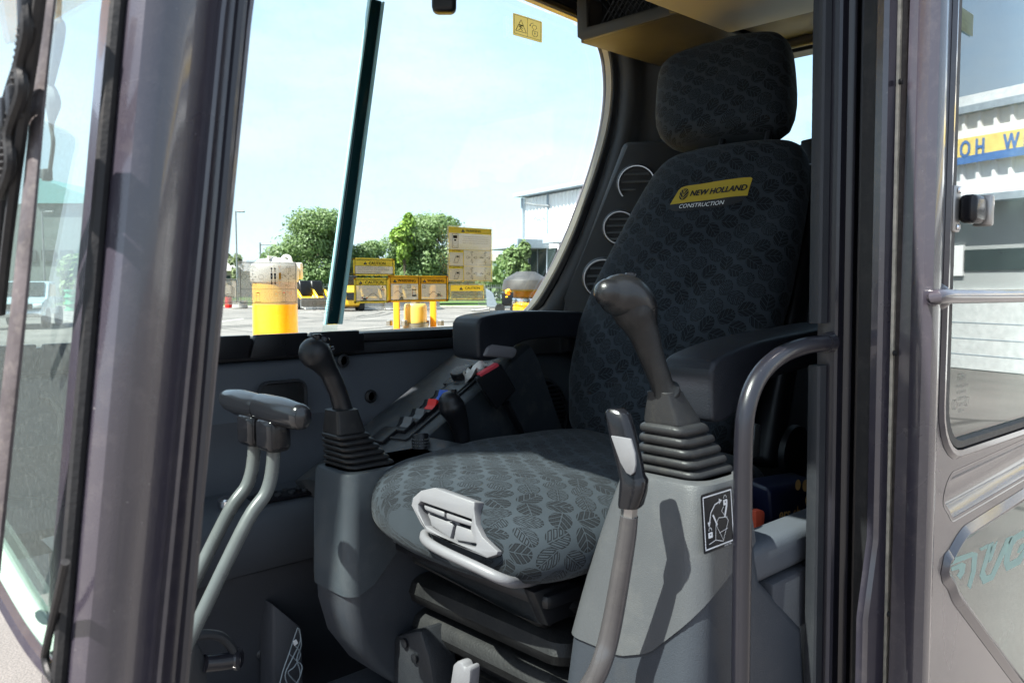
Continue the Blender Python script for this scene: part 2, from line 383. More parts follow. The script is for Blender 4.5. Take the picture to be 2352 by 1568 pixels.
PANEL = pmat('slate_panel', (.054, .060, .071), .48, var=.1, vs=4, bump=.45, bs=650, dust=.15, ds=8, dustcol=(.06, .06, .055))
PANELD = pmat('dark_slate_panel', (.036, .038, .045), .55, var=.15, vs=5, bump=.45, bs=600, dust=.25, ds=9, dustcol=(.05, .046, .04))
CONS = pmat('grey_console_plastic', (.062, .0635, .068), .40, var=.06, vs=6, bump=.35, bs=800, dust=.12, ds=12)
CONSD = pmat('dark_console_plastic', (.030, .034, .042), .46, var=.12, vs=6, bump=.4, bs=700, dust=.25, ds=14, dustcol=(.09, .08, .07))
PALE = pmat('pale_grey_plastic', (.15, .145, .155), .45, var=.05, bump=.2, bs=700, dust=.15, ds=30)
MIDG = pmat('mid_grey_plastic', (.10, .105, .11), .45, var=.08, bump=.3, bs=700)
BLK = pmat('black_plastic', (.0085, .009, .011), .36, var=.15, bump=.25, bs=800)
BLKG = pmat('gloss_black_plastic', (.008, .008, .010), .18, var=.15, bump=.08, bs=500)
BOOT = pmat('rubber_boot', (.020, .020, .0215), .45, var=.2, bump=.3, bs=500, dust=.35, ds=60, dustcol=(.08, .07, .055))
CHR = pmat('bright_metal', (.62, .62, .64), .22, 1., var=.1)
STEEL = pmat('dull_steel', (.32, .31, .30), .4, .9, var=.2, bump=.2, bs=500)
HEAD = pmat('tan_headliner', (.052, .048, .042), .5, var=.1, bump=.5, bs=500)
HEADL = pmat('cream_roof_panel', (.33, .315, .275), .55, var=.05, bump=.4, bs=500)
YEL = pmat('yellow_paint', (.85, .48, .02), .35, var=.05, vs=5, coat=.3, dust=.1)
ORY = pmat('amber_paint', (.8, .36, .02), .4, var=.08, vs=7, coat=.2, dust=.2)
RED = pmat('red_plastic', (.65, .02, .015), .4); BLU = pmat('blue_plastic', (.02, .09, .45), .4)
WHT = pmat('white_ink', (.75, .75, .76), .5, var=.02); INK = pmat('black_ink', (.012, .012, .014), .5, var=.02)
PNK = pmat('orange_red_plastic', (.65, .1, .05), .45)
UPZ = V((0, 0, 1)); GZ = -1.7
def G(px, T, z=GZ):
    p = U(px, 784, t=T); return V((p.x, p.y, z))
def up_at(py, T): return U(1176, py, t=T).z
def bb(px0, px1, T, dep, z0, z1, b=0., seg=1):
    """box facing the photographer's side at distance T between two bearings"""
    a = G(px0, T); c = G(px1, T); m = (a + c) / 2 + DH * dep / 2
    return box((m.x, m.y, (z0 + z1) / 2), ((c - a).length, dep, z1 - z0), b, seg, ax=(RT, DH, UPZ))

# ------------------------------------------------------------------ the yard
asph = None
def ground_mat():
    m, t, n, l = nodes_of('yard_asphalt'); b = n['Principled BSDF']; tc = n.new('ShaderNodeTexCoord')
    a = n.new('ShaderNodeTexNoise'); a.inputs['Scale'].default_value = .35; a.inputs['Detail'].default_value = 9; a.inputs['Roughness'].default_value = .6; l.new(tc.outputs['Object'], a.inputs[0])
    r = n.new('ShaderNodeValToRGB'); r.color_ramp.elements[0].position = .36; r.color_ramp.elements[0].color = (.10, .093, .088, 1); r.color_ramp.elements[1].position = .72; r.color_ramp.elements[1].color = (.19, .172, .162, 1)
    l.new(a.outputs['Fac'], r.inputs[0])
    s = n.new('ShaderNodeTexNoise'); s.inputs['Scale'].default_value = 90; s.inputs['Detail'].default_value = 3; l.new(tc.outputs['Object'], s.inputs[0])
    mr = n.new('ShaderNodeMapRange'); mr.inputs[1].default_value = .3; mr.inputs[2].default_value = .7; mr.inputs[3].default_value = .75; mr.inputs[4].default_value = 1.25; l.new(s.outputs['Fac'], mr.inputs[0])
    vo = n.new('ShaderNodeTexVoronoi'); vo.feature = 'DISTANCE_TO_EDGE'; vo.inputs['Scale'].default_value = .16; wn = n.new('ShaderNodeTexNoise'); wn.inputs['Scale'].default_value = .9; l.new(tc.outputs['Object'], wn.inputs[0])
    mixv = n.new('ShaderNodeMix'); mixv.data_type = 'VECTOR'; mixv.inputs[0].default_value = .12; l.new(tc.outputs['Object'], mixv.inputs[4]); l.new(wn.outputs['Color'], mixv.inputs[5]); l.new(mixv.outputs[1], vo.inputs['Vector'])
    ck = n.new('ShaderNodeMapRange'); ck.inputs[1].default_value = .004; ck.inputs[2].default_value = .012; ck.inputs[3].default_value = .45; l.new(vo.outputs['Distance'], ck.inputs[0])
    mu = n.new('ShaderNodeMath'); mu.operation = 'MULTIPLY'; l.new(mr.outputs[0], mu.inputs[0]); l.new(ck.outputs[0], mu.inputs[1])
    vm = n.new('ShaderNodeVectorMath'); vm.operation = 'SCALE'; l.new(r.outputs[0], vm.inputs[0]); l.new(mu.outputs[0], vm.inputs[3]); l.new(vm.outputs[0], b.inputs['Base Color'])
    b.inputs['Roughness'].default_value = .85
    bu = n.new('ShaderNodeBump'); bu.inputs['Strength'].default_value = .5; bu.inputs['Distance'].default_value = .01; l.new(s.outputs['Fac'], bu.inputs['Height']); l.new(bu.outputs[0], b.inputs['Normal'])
    return m
bm = new(); q = 1500
bm.faces.new([bm.verts.new((x, y, GZ)) for x, y in ((-q, -q), (q, -q), (q, q), (-q, q))]); obj('ground', bm, ground_mat(), kind='structure', smooth=False)
GRASS = pmat('mown_grass', (.07, .12, .03), .9, var=.4, vs=3, bump=.5, bs=60)
CONC = pmat('kerb_concrete', (.34, .32, .30), .85, var=.15, vs=2)
KD = 62.
def strip(px0, px1, T, dep, z0, z1, b=.0): return bb(px0, px1, T, dep, z0, z1, b)
obj('kerb', strip(-900, 3300, KD, .25, GZ, GZ + .14, .03), CONC, kind='structure')
obj('lawn', strip(-900, 3300, KD + .25, 60, GZ, GZ + .1), GRASS, kind='structure', smooth=False)
MRK = pmat('worn_line_paint', (.6, .6, .57), .8, var=.2, vs=3)
for px0, px1, T in ((500, 560, 38), (690, 900, 52), (1045, 1200, 45)):
    bm = new(); a, b = G(px0, T), G(px1, T + 4); d = (b - a).normalized(); s = UPZ.cross(d) * .06
    bm.faces.new([bm.verts.new(p + V((0, 0, .004))) for p in (a - s, b - s, b + s, a + s)]); obj('parking_line', bm, MRK, kind='structure', smooth=False)
TM = pmat('tyre_rubber_mark', (.055, .052, .05), .9, var=.5, vs=3)
for px0, T0_, px1, T1_ in ((500, 34, 880, 52), (505, 33, 900, 51), (760, 30, 1180, 56), (850, 40, 1120, 36)):
    bm = new(); a, b = G(px0, T0_), G(px1, T1_); pts = [a.lerp(b, i / 14) + RT * (1.6 * math.sin(i / 14 * 3.1)) for i in range(15)]; vs = []
    for i, p_ in enumerate(pts):
        d = (pts[min(i + 1, 14)] - pts[max(i - 1, 0)]).normalized(); s_ = UPZ.cross(d) * .13; vs.append((bm.verts.new(p_ - s_ + UPZ * .004), bm.verts.new(p_ + s_ + UPZ * .004)))
    for (a_, b_), (c_, d_) in zip(vs, vs[1:]): bm.faces.new((a_, b_, d_, c_))
    obj('tyre_mark', bm, TM, kind='structure', smooth=False)
# faint range of hills beyond the roofs
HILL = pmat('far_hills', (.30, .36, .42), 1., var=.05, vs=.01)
bm = new(); prof = []
for i in range(60):
    px = -400 + i * 60; prof.append((px, 12 + 26 * max(0, mnoise.noise(V((i * .13, 3.3, 0)))) + 5 * mnoise.noise(V((i * .5, 1, 0)))))
lo = [bm.verts.new(G(p, 1100)) for p, h in prof]; hi = [bm.verts.new(G(p, 1250, GZ + max(2, h))) for p, h in prof]; bk = [bm.verts.new(G(p, 1400)) for p, h in prof]
for i in range(59): bm.faces.new((lo[i], lo[i + 1], hi[i + 1], hi[i])); bm.faces.new((hi[i], hi[i + 1], bk[i + 1], bk[i]))
obj('hills', bm, HILL, kind='structure')

# ------------------------------------------------------------------ trees
BARK = pmat('bark', (.09, .07, .05), .9, var=.3, bump=.5, bs=20)
def leafm(name, a, b):
    m, t, n, l = nodes_of(name); p = n['Principled BSDF']; tc = n.new('ShaderNodeTexCoord'); z = n.new('ShaderNodeTexNoise'); z.inputs['Scale'].default_value = 1.1; z.inputs['Detail'].default_value = 8; z.inputs['Roughness'].default_value = .8
    l.new(tc.outputs['Object'], z.inputs[0]); r = n.new('ShaderNodeValToRGB'); r.color_ramp.elements[0].position = .35; r.color_ramp.elements[0].color = (*a, 1); r.color_ramp.elements[1].position = .68; r.color_ramp.elements[1].color = (*b, 1); l.new(z.outputs['Fac'], r.inputs[0]); l.new(r.outputs[0], p.inputs['Base Color'])
    p.inputs['Roughness'].default_value = .55; tl = n.new('ShaderNodeBsdfTranslucent'); l.new(r.outputs[0], tl.inputs[0]); mi = n.new('ShaderNodeMixShader'); mi.inputs[0].default_value = .35
    l.new(p.outputs[0], mi.inputs[1]); l.new(tl.outputs[0], mi.inputs[2]); l.new(mi.outputs[0], n['Material Output'].inputs[0]); return m
LF = leafm('leaves_mid', (.075, .13, .045), (.19, .27, .09)); LF2 = leafm('leaves_bright', (.12, .22, .03), (.30, .42, .07)); LF3 = leafm('leaves_dusty', (.14, .17, .09), (.26, .30, .15))
def tree(label, px, T, halfpx, ytop, ybot, nleaf, mat, lob=9, seed=1, size=.2, group=None):
    rnd = random.Random(seed); base = G(px, T); k = T / F; hw = halfpx * k; z1 = up_at(ytop, T); z0 = up_at(ybot, T); H = z1 - z0
    r = thing('tree', label, 'tree', base, group); c0 = base + V((0, 0, z0 - GZ + H * .48))
    tr = tube([base - V((0, 0, .2)), base + V((.05, 0, (z0 - GZ) * .6)), base + V((-.1, .1, z0 - GZ + H * .25)), base + V((.1, 0, z0 - GZ + H * .7))], [hw * .085, hw * .065, hw * .05, hw * .015], 9)
    blobs = []
    for i in range(lob):
        a = rnd.uniform(0, 6.28); hh = rnd.uniform(-.42, .40); rr = hw * .74 * math.sqrt(max(.05, 1 - (hh * 2) ** 2)) * rnd.uniform(.35, 1.0)
        c = c0 + V((math.cos(a) * rr, math.sin(a) * rr, hh * H * .92)); blobs.append((c, rnd.uniform(.30, .50) * hw, rnd.uniform(.12, .20) * H))
        tr = join(tr, tube([base + V((0, 0, z0 - GZ + H * .1)), (base + c) / 2 + V((0, 0, (c.z - base.z) * .12)), c], [hw * .035, hw * .022, hw * .008], 6, 3))
    blobs.append((c0, hw * .72, H * .38)); obj('trunk', tr, BARK, r)
    bm = new()
    for i in range(nleaf):
        c, rx, rz = blobs[int(rnd.random() * len(blobs))]
        v = V((rnd.gauss(0, 1), rnd.gauss(0, 1), rnd.gauss(0, 1))).normalized() * (rnd.uniform(.35, 1.) ** .6) * (1.18 if rnd.random() < .12 else 1)
        p = c + V((v.x * rx, v.y * rx, v.z * rz)); s = size * rnd.uniform(.6, 1.3)
        n = (v + V((rnd.uniform(-.8, .8), rnd.uniform(-.8, .8), rnd.uniform(-.2, .9)))).normalized(); a = n.orthogonal().normalized(); b = n.cross(a)
        th = rnd.uniform(0, 6.28); a, b = a * math.cos(th) + b * math.sin(th), b * math.cos(th) - a * math.sin(th)
        bm.faces.new([bm.verts.new(p + q) for q in (a * s, b * s * .55, -a * s * .8, -b * s * .5)])
    bm2 = bm; me = bpy.data.meshes.new('crown'); bm2.to_mesh(me); bm2.free()
    o = bpy.data.objects.new('crown', me); COL.objects.link(o); me.materials.append(mat); me.transform(Matrix.Translation(-base)); o.parent = r; ORG[o.name] = base
    return r
tree('large full round green tree between the light pole and the window divider', 716, 76, 122, 474, 672, 30000, LF, 24, 3, .155)
tree('lower green tree just right of the window divider behind the caution stickers', 845, 80, 62, 540, 668, 13000, LF, 14, 5, .16)
tree('broad green tree with bright yellowish shoots behind the tall warning sticker', 992, 70, 122, 488, 672, 30000, LF, 24, 8, .15)
tree('slim bright green young tree at the left edge of the broad tree', 932, 66, 32, 490, 600, 1600, LF2, 7, 11, .26)
tree('narrow green tree beside the corner of the white corrugated building', 1186, 56, 34, 545, 650, 3500, LF, 8, 13, .2)
tree('tall hazy tree close behind the front cab pillar', 505, 120, 27, 538, 640, 2600, LF3, 7, 17, .4)
tree('small sparse tree at the foot of the light pole', 548, 85, 20, 568, 655, 500, LF3, 6, 19, .25)
tree('dense low tree in front of the houses behind the front pillar', 497, 70, 26, 600, 668, 1600, LF, 7, 23, .25)
tree('dark bushy tree seen low through the windscreen', 205, 70, 62, 560, 720, 3000, LF, 9, 29, .3)
tree('dark tree at the left rim of the windscreen view', 95, 95, 60, 560, 700, 2500, LF, 9, 31, .35)
bm = new(); rnd = random.Random(5)
for i in range(9000):
    px = rnd.uniform(590, 1215); T = rnd.uniform(84, 92); h = rnd.uniform(0, 1) ** .7 * (3.2 + 1.2 * math.sin(px * .05) + rnd.uniform(-.5, .8)); p = G(px, T, GZ + h)
    n = V((rnd.uniform(-1, 1), rnd.uniform(-1, 1), rnd.uniform(-1, 1))).normalized(); a = n.orthogonal().normalized() * rnd.uniform(.2, .4); b = n.cross(a) * .6
    bm.faces.new([bm.verts.new(p + q) for q in (a, b, -a, -b)])
obj('undergrowth', bm, LF, kind='stuff', smooth=False)

# ------------------------------------------------------------------ light poles
GALV = pmat('galvanised_pole', (.2, .21, .22), .5, .4)
def pole(label, px, T, ytop, arm, r=.08):
    b = G(px, T); zt = up_at(ytop, T); t = thing('light_pole', label, 'light pole', b)
    obj('pole', tube([b, V((b.x, b.y, zt))], [r, r * .8], 8, 1), GALV, t)
    if arm: 
        e = V((b.x, b.y, zt - .1)); obj('arm', tube([e, e + RT * arm], .04, 6, 1), GALV, t); m = e + RT * arm * .9; obj('lamp_head', box(m + V((0, 0, .03)), (.55, .28, .12), .03, 1, ax=(RT, DH, UPZ)), GALV, t)
    return t
pole('tall slim light pole with a single arm, left of the trees', 548, 68, 486, .5)
t = pole('short utility post with a crossbar in front of the first big tree', 602, 95, 558, 0, .12)
zt = up_at(563, 95); b = G(602, 95); obj('crossbar', tube([V((b.x, b.y, zt)), V((b.x, b.y, zt)) + RT * 2.2], .05, 6, 1), GALV, t)
pole('thin dark pole standing before the teal building seen through the windscreen', 108, 60, 486, .6)

# ------------------------------------------------------------------ buildings
WALLW = pmat('white_steel_siding', (.78, .79, .80), .5, var=.03, vs=1); TRB = pmat('grey_blue_trim', (.28, .33, .38), .5)
WGL = pmat('dark_window_glass', (.02, .03, .03), .05, spec=.8); STONE = pmat('stone_base', (.36, .35, .33), .9, var=.35, vs=9, bump=.8, bs=30)
def corrug(a, b, z0, z1, pitch, depth, nrm, rib=.25):
    """corrugated steel wall standing from a to b"""
    L = (b - a).length; d = (b - a) / L; n = max(2, int(L / pitch)); pts = []
    for i in range(n):
        s = i * pitch
        for f, h in ((0, 0), (1 - rib * 1.6, 0), (1 - rib * 1.3, 1), (1 - rib * .4, 1)): pts.append(a + d * (s + f * pitch) + nrm * (h * depth))
    bm = new(); A = [bm.verts.new(V((p.x, p.y, z0))) for p in pts]; B = [bm.verts.new(V((p.x, p.y, z1))) for p in pts]
    for i in range(len(A) - 1): bm.faces.new((A[i], A[i + 1], B[i + 1], B[i]))
    return bm
# white building beyond the rear quarter of the right-hand window
A0 = G(1204, 60); B0 = G(1420, 50.2); dAB = (B0 - A0).normalized(); nW = V((dAB.y, -dAB.x, 0)); 
if nW.dot(-A0) < 0: nW = -nW
zt = up_at(456, 60); h = thing('white_building', 'white corrugated steel building with blue-grey trim seen beyond the rear window curve', 'building', A0)
dI = -nW
obj('siding', corrug(A0, B0, up_at(617, 60) , zt - .1, .45, .09, nW), WALLW, h, smooth=False)
obj('end_wall', prism([A0 + V((0, 0, 0)), A0 + dI * 14, A0 + dI * 14 + V((0, 0, zt - GZ)), A0 + V((0, 0, zt - GZ))], dAB * .2), WALLW, h, smooth=False)
obj('base_wall', prism([A0 - nW * .1, B0 - nW * .1, B0 - nW * .1 + V((0, 0, zt - GZ - .2)), A0 - nW * .1 + V((0, 0, zt - GZ - .2))], -nW * .25), WALLW, h, smooth=False)
obj('roof_edge', prism([A0 - dAB * .35 + nW * .75 + V((0, 0, zt - GZ)), B0 + nW * .75 + V((0, 0, zt - GZ)), B0 - nW * 14 + V((0, 0, zt - GZ + .4)), A0 - dAB * .35 - nW * 14 + V((0, 0, zt - GZ + .4))], (0, 0, .28)), TRB, h, smooth=False)
for s in (0., 3.4, 8.6, 13.5):
    p = A0 + dAB * s + nW * .16; obj('downpipe', box((p.x, p.y, (zt + GZ) / 2 - (0 if s else .0)), (.22 if s != 3.4 else .12, .14, zt - GZ - .1), .02, 1, ax=(dAB, nW, UPZ)), TRB, h)
p = A0 + dAB * 2.6 + nW * .7 + V((0, 0, zt - GZ - .9)); obj('lamp_arm', tube([p + dAB * 1.0 - nW * .6, p + V((0, 0, .12)), p - dAB * 1.2 + V((0, 0, .35))], .07, 6), GALV, h)
za = up_at(570, 56); e0 = A0 + nW * .2 - dAB * 1.3
obj('canopy', prism([e0 + nW * 2.4 + V((0, 0, za - GZ)), e0 + dAB * 4.8 + nW * 2.4 + V((0, 0, za - GZ)), e0 + dAB * 4.8 + V((0, 0, za - GZ)), e0 + V((0, 0, za - GZ))], (0, 0, .62), .02, 1), TRB, h, smooth=False)
obj('canopy', prism([A0 + dAB * 4.6 + nW * 1.3 + V((0, 0, za - GZ + .25)), A0 + dAB * 9 + nW * 1.3 + V((0, 0, za - GZ + .25)), A0 + dAB * 9 + V((0, 0, za - GZ + .25)), A0 + dAB * 4.6 + V((0, 0, za - GZ + .25))], (0, 0, .6), .02, 1), TRB, h, smooth=False)
for i in range(3):
    w0 = A0 + dAB * (1.05 + i * 1.22) + nW * .22; obj('window', prism([w0 + V((0, 0, .3)), w0 + dAB * 1.1 + V((0, 0, .3)), w0 + dAB * 1.1 + V((0, 0, za - GZ)), w0 + V((0, 0, za - GZ))], -nW * .1), WGL, h, smooth=False)
    w1 = w0 - dAB * .06; obj('window_frame', prism([w1 + V((0, 0, .3)), w1 + dAB * .07 + V((0, 0, .3)), w1 + dAB * .07 + V((0, 0, za - GZ)), w1 + V((0, 0, za - GZ))], nW * .05), TRB, h, smooth=False)
s0 = A0 + nW * .35 + dAB * .02; obj('stone_pier', box((s0.x + dAB.x * .45, s0.y + dAB.y * .45, GZ + .95), (.95, .35, 1.9), .03, 1, ax=(dAB, nW, UPZ)), STONE, h)
obj('corner_post', box((s0.x + dAB.x * .45, s0.y + dAB.y * .45, (GZ + 1.9 + za) / 2), (.8, .3, za - GZ - 1.9), .02, 1, ax=(dAB, nW, UPZ)), WALLW, h)
# low pale warehouse behind the fence
WALLB = pmat('beige_block_wall', (.48, .44, .4), .8, var=.06, vs=1)
h = thing('warehouse', 'low beige warehouse with roller door between the tall sticker and white building', 'building', G(1165, 100))
obj('wall', bb(1110, 1215, 100, 12, GZ, up_at(600, 100)), WALLW, h, smooth=False); obj('roof', bb(1105, 1216, 99.5, 13, up_at(600, 100), up_at(584, 100)), WALLB, h, smooth=False)
obj('door', bb(1142, 1158, 99.9, .2, GZ, up_at(622, 100)), TRB, h, smooth=False)
h = thing('house', 'pale low house with shaded roof left of the light pole', 'building', G(505, 110))
obj('wall', bb(470, 545, 110, 8, GZ, up_at(622, 110)), pmat('tan_stucco', (.45, .36, .3), .9), h, smooth=False)
a = G(466, 109.5); c = G(549, 109.5); zr = up_at(622, 110); obj('roof', prism([V((a.x, a.y, zr)), V((c.x, c.y, zr)), V(((a.x + c.x) / 2 + .6, (a.y + c.y) / 2, up_at(594, 110)))], DH * 9), pmat('pale_shingle', (.55, .52, .5), .8), h, smooth=False)
for x in (498, 522): obj('window', bb(x, x + 10, 109.85, .1, up_at(648, 110), up_at(633, 110)), WGL, h, smooth=False)
TEAL = pmat('teal_roofing', (.12, .27, .28), .6)
h = thing('workshop', 'large teal-roofed workshop seen through the windscreen', 'building', G(150, 80))
obj('wall', bb(-300, 225, 80, 20, GZ, up_at(470, 80)), pmat('grey_green_wall', (.11, .13, .13), .8, var=.2, vs=.5), h, smooth=False)
a = G(88, 79.5); c = G(232, 79.5); z0 = up_at(470, 80); obj('roof', prism([V((a.x, a.y, z0)), V((c.x, c.y, z0)), V((c.x, c.y, z0 + .4)), V((a.x, a.y, up_at(408, 80)))], DH * 21), TEAL, h, smooth=False)
for i in range(5): obj('window', bb(60 + i * 42, 90 + i * 42, 79.8, .15, up_at(600, 80), up_at(575, 80)), WGL, h, smooth=False)
obj('roof_vent', bb(92, 106, 79.8, 1, up_at(410, 80), up_at(392, 80), .05), GALV, h)

# ------------------------------------------------------------------ fence, planters, drums, vehicles far across the yard
IRON = pmat('painted_iron', (.13, .14, .15), .5)
def fence(label, px0, px1, T, hgt, step):
    a, b = G(px0, T), G(px1, T); L = (b - a).length; d = (b - a) / L; t = thing('fence', label, 'fence', a)
    for z in (.15, hgt - .25): obj('rail', box((a + b) / 2 + V((0, 0, z)), (L, .05, .05), 0, ax=(d, UPZ.cross(d), UPZ)), IRON, t, smooth=False)
    base = box(a + V((0, 0, hgt / 2)), (.04, .04, hgt), 0, ax=(d, UPZ.cross(d), UPZ)); o = obj('picket', base, IRON, t, smooth=False)
    for i in range(1, int(L / step)):
        c = o.copy(); COL.objects.link(c); c.parent = t; c.location = d * step * i
fence('pale iron picket fence behind the black trailer beside the building', 1100, 1196, 66, 1.75, .17)
fence('dark iron picket fence behind the loaders under the first tree', 690, 890, 72, 1.8, .3)
fence('iron fence seen through the windscreen before the workshop', 40, 215, 64, 1.6, .3)
h = thing('concrete_planter', 'round pale concrete planter beside the manual sticker', 'planter', G(553, 60)); b = G(553, 60)
obj('bowl', lathe([(.5, 0), (.55, .06), (.52, .5), (.56, .56), (.48, .57), (.46, .5)], b, n=20), CONC, h); obj('soil', lathe([(.46, .5), (.01, .52)], b), BARK, h)
h = thing('barrel', 'small red barrel on the grass by the planter', 'barrel', G(527, 62)); obj('drum', lathe([(.26, 0), (.27, .3), (.27, .34), (.26, .5), (.24, .78), (.2, .8)], G(527, 62), n=16), RED, h)
h = thing('cable_drum', 'green banded cable drum seen through the windscreen', 'cable drum', G(170, 55)); b = G(170, 55)
obj('drum', lathe([(.5, 0), (.5, .1), (.42, .12), (.42, .4), (.5, .42), (.5, .52), (.42, .54), (.42, .85), (.5, .87), (.5, .97), (.42, .99), (.42, 1.25), (.5, 1.27), (.5, 1.4)], b, n=20), pmat('green_plastic', (.06, .25, .14), .5), h)
LBL = pmat('light_blue_body', (.35, .45, .5), .25, coat=.5); TYR = pmat('tyre', (.02, .02, .02), .8)
def wheel(c, r, wd, ax, par, name='wheel'):
    w = obj(name, lathe([(r * .55, -wd / 2), (r * .93, -wd / 2), (r, -wd * .35), (r, wd * .35), (r * .93, wd / 2), (r * .55, wd / 2)], c, ax, 20), TYR, par)
    obj('rim', lathe([(r * .56, -wd * .42), (r * .3, -wd * .3), (r * .12, -wd * .42), (r * .12, wd * .42), (r * .3, wd * .3), (r * .56, wd * .42)], c, ax, 16), YEL if name == 'loader_wheel' else STEEL, w)
def pickup(label, px, T, dirv):
    b = G(px, T); x, y, z = dirv, UPZ.cross(dirv), UPZ; t = thing('pickup_truck', label, 'pickup truck', b); P = lambda u, v, h: b + x * u + y * v + z * h
    side = [(-2.7, .5), (-2.7, 1.15), (-.9, 1.2), (-.7, 1.85), (.9, 1.85), (1.45, 1.2), (2.6, 1.05), (2.7, .5)]
    obj('body', prism([P(u, -.95, h) for u, h in side], y * 1.9, .06, 2), LBL, t)
    obj('window', prism([P(u, -.97, h) for u, h in ((-.62, 1.25), (-.5, 1.75), (.8, 1.75), (1.2, 1.25))], y * 1.94), WGL, t); obj('windscreen', prism([P(.98, -.8, 1.8), P(1.44, -.8, 1.28), P(1.46, -.8, 1.3), P(1.0, -.8, 1.82)], y * 1.6), WGL, t)
    obj('bumper', box(P(2.72, 0, .6), (.15, 1.85, .25), .05, 2, ax=(x, y, z)), CHR, t); obj('grille', box(P(2.7, 0, .88), (.06, 1.2, .2), .02, 1, ax=(x, y, z)), BLK, t)
    for v in (-.78, .78): obj('headlight', box(P(2.68, v, .9), (.08, .3, .18), .03, 2, ax=(x, y, z)), WHT, t)
    for u in (-1.7, 1.7):
        for v in (-.9, .9): wheel(P(u, v, .4), .4, .25, y, t)
pickup('pale blue pickup truck with a grille seen through the windscreen', 66, 34, (-DH * .9 + RT * .35).normalized())

def loader(label, px, T, dirv, sc=1., up=.55, group=None, bucket=True):
    b = G(px, T); x, y, z = dirv, UPZ.cross(dirv), UPZ; t = thing('skid_steer', label, 'skid steer loader', b, group); P = lambda u, v, h: b + (x * u + y * v + z * h) * sc
    obj('chassis', prism([P(u, -.45, h) for u, h in ((-1.3, .35), (-1.35, 1.15), (-.9, 1.45), (-.2, 1.3), (.6, .9), (.9, .55), (.85, .28), (-.9, .25))], y * .9 * sc, .04, 1), YEL, t)
    obj('cab', prism([P(u, -.42, h) for u, h in ((-.75, 1.2), (-.7, 2.0), (.35, 2.02), (.62, 1.0), (.3, .7))], y * .84 * sc, .04, 1), BLK, t)
    obj('engine_grille', box(P(-1.36, 0, .85), (.04, .7, .5), .01, 1, ax=(x, y, z)), BLK, t)
    for v in (-.62, .62):
        obj('lift_arm', prism([P(u, v - .07, h) for u, h in ((-1.35, 1.5), (-1.2, 1.72), (.4, 1.4), (1.25, .75), (1.35, .3), (1.15, .3), (1.0, .68), (.3, 1.18), (-1.1, 1.48))], y * .14 * sc, .02, 1), YEL, t)
        for u in (-.72, .55): wheel(P(u, v * .98, .42), .42 * sc, .3 * sc, y, t, 'loader_wheel')
    if bucket: obj('bucket', prism([P(u, -.85, h) for u, h in ((1.3, .08), (2.0, .05), (1.95, .12), (1.42, .2), (1.4, .6), (1.5, .82), (1.3, .75), (1.22, .4))], y * 1.7 * sc, .01, 1), STEEL, t)
    return t
gl = 'skid steers parked in a row across the yard'
d1 = (-DH * .75 + RT * .66).normalized(); d2 = (-DH * .9 + RT * .3).normalized()
loader('yellow skid steer half hidden by the wide control sticker', 697, 59, d1, 1., group=gl)
loader('yellow skid steer with sloped arms standing clear right of the control sticker', 724, 60, d1, 1., group=gl)
loader('yellow skid steer just right of the window divider with its hood showing', 802, 55, -d2, 1.15, group=gl)
loader('skid steer behind the left caution sticker, bucket down', 850, 58, d2, 1., group=gl)
loader('skid steer seen between the two stickers with buckets below them', 905, 58, d2, 1., group=gl)
loader('skid steer behind the double warning sticker near the yellow post', 975, 59, d2, .95, group=gl)
# low dark barrier on which they stand
for px0, px1, lb in ((690, 760, 'dark low barrier left of the window divider'), (815, 860, 'dark low barrier below the left caution sticker'), (935, 1000, 'dark low barrier below the double warning sticker')):
    o = obj('barrier', join(bb(px0, px1, 61.2, .5, GZ, GZ + .9, .08), bb(px0, px1, 61.0, .9, GZ, GZ + .25, .05)), IRON, cat='barrier', label=lb)
# black equipment trailer by the fence
b = G(1160, 50); t = thing('utility_trailer', 'black utility trailer with hitch and machine parts beside the fence', 'trailer', b); x, y = RT, DH
P = lambda u, v, h: b + x * u + y * v + UPZ * h
obj('bed', box(P(0, 0, .38), (1.9, 1.2, .12), .02, 1, ax=(x, y, UPZ)), IRON, t); obj('tool_box', box(P(.35, 0, .85), (1.1, .9, .8), .04, 2, ax=(x, y, UPZ)), BLK, t)
obj('ramp', prism([P(-1.1, -.4, .4), P(-.4, -.4, .4), P(-.75, -.4, 1.25), P(-1.15, -.4, 1.5)], y * .7, .02, 1), pmat('blue_grey_steel', (.2, .23, .26), .5), t)
obj('hitch', tube([P(-.9, -.5, .3), P(-1.6, -.5, .2), P(-2., -.5, .2)], .07, 8), STEEL, t)
for u in (-.3, .6): wheel(P(u, -.62, .3), .3, .18, y, t)
for u, v in ((.1, 1.0), (.7, .7), (.75, 1.05)): obj('warning_label', box(P(u, -.47, v), (.14, .02, .09), 0, ax=(x, y, UPZ)), YEL, t)
bb_ = bb(1120, 1196, 50, .3, GZ, GZ + .16); obj('kerb', bb_, CONC, kind='structure')

# ------------------------------------------------------------------ equipment standing on the machine just outside the far window
HY = 1.95
HZ = U(1000, 762, Y=HY).z - .02
b = V((1.6, 2.45, HZ - .35)); t = thing('machine_deck', 'yellow upper deck of the machine just below the far window sill', 'machine deck', b)
obj('deck_plate', box2((.92, 1.6, HZ - .5), (3.2, 3.3, HZ - .16), .03), YEL, t)
c = U(632, 700, Y=2.3); k = 1 / F * c.dot(FW); r = 50 * k; zt = U(632, 612, Y=2.3).z
t = thing('fuel_filter_tank', 'yellow cylinder with a pale domed cap and lifting eye behind the wide sticker', 'cylinder tank', V((c.x, c.y, HZ - .16)))
zm = U(632, 648, Y=2.3).z
obj('body', lathe([(r, HZ - .16), (r, zm - .004), (r * .985, zm)], V((c.x, c.y, 0)), n=40), YEL, t)
CAP = pmat('pale_beige_cap', (.58, .56, .54), .5, var=.06, vs=12)
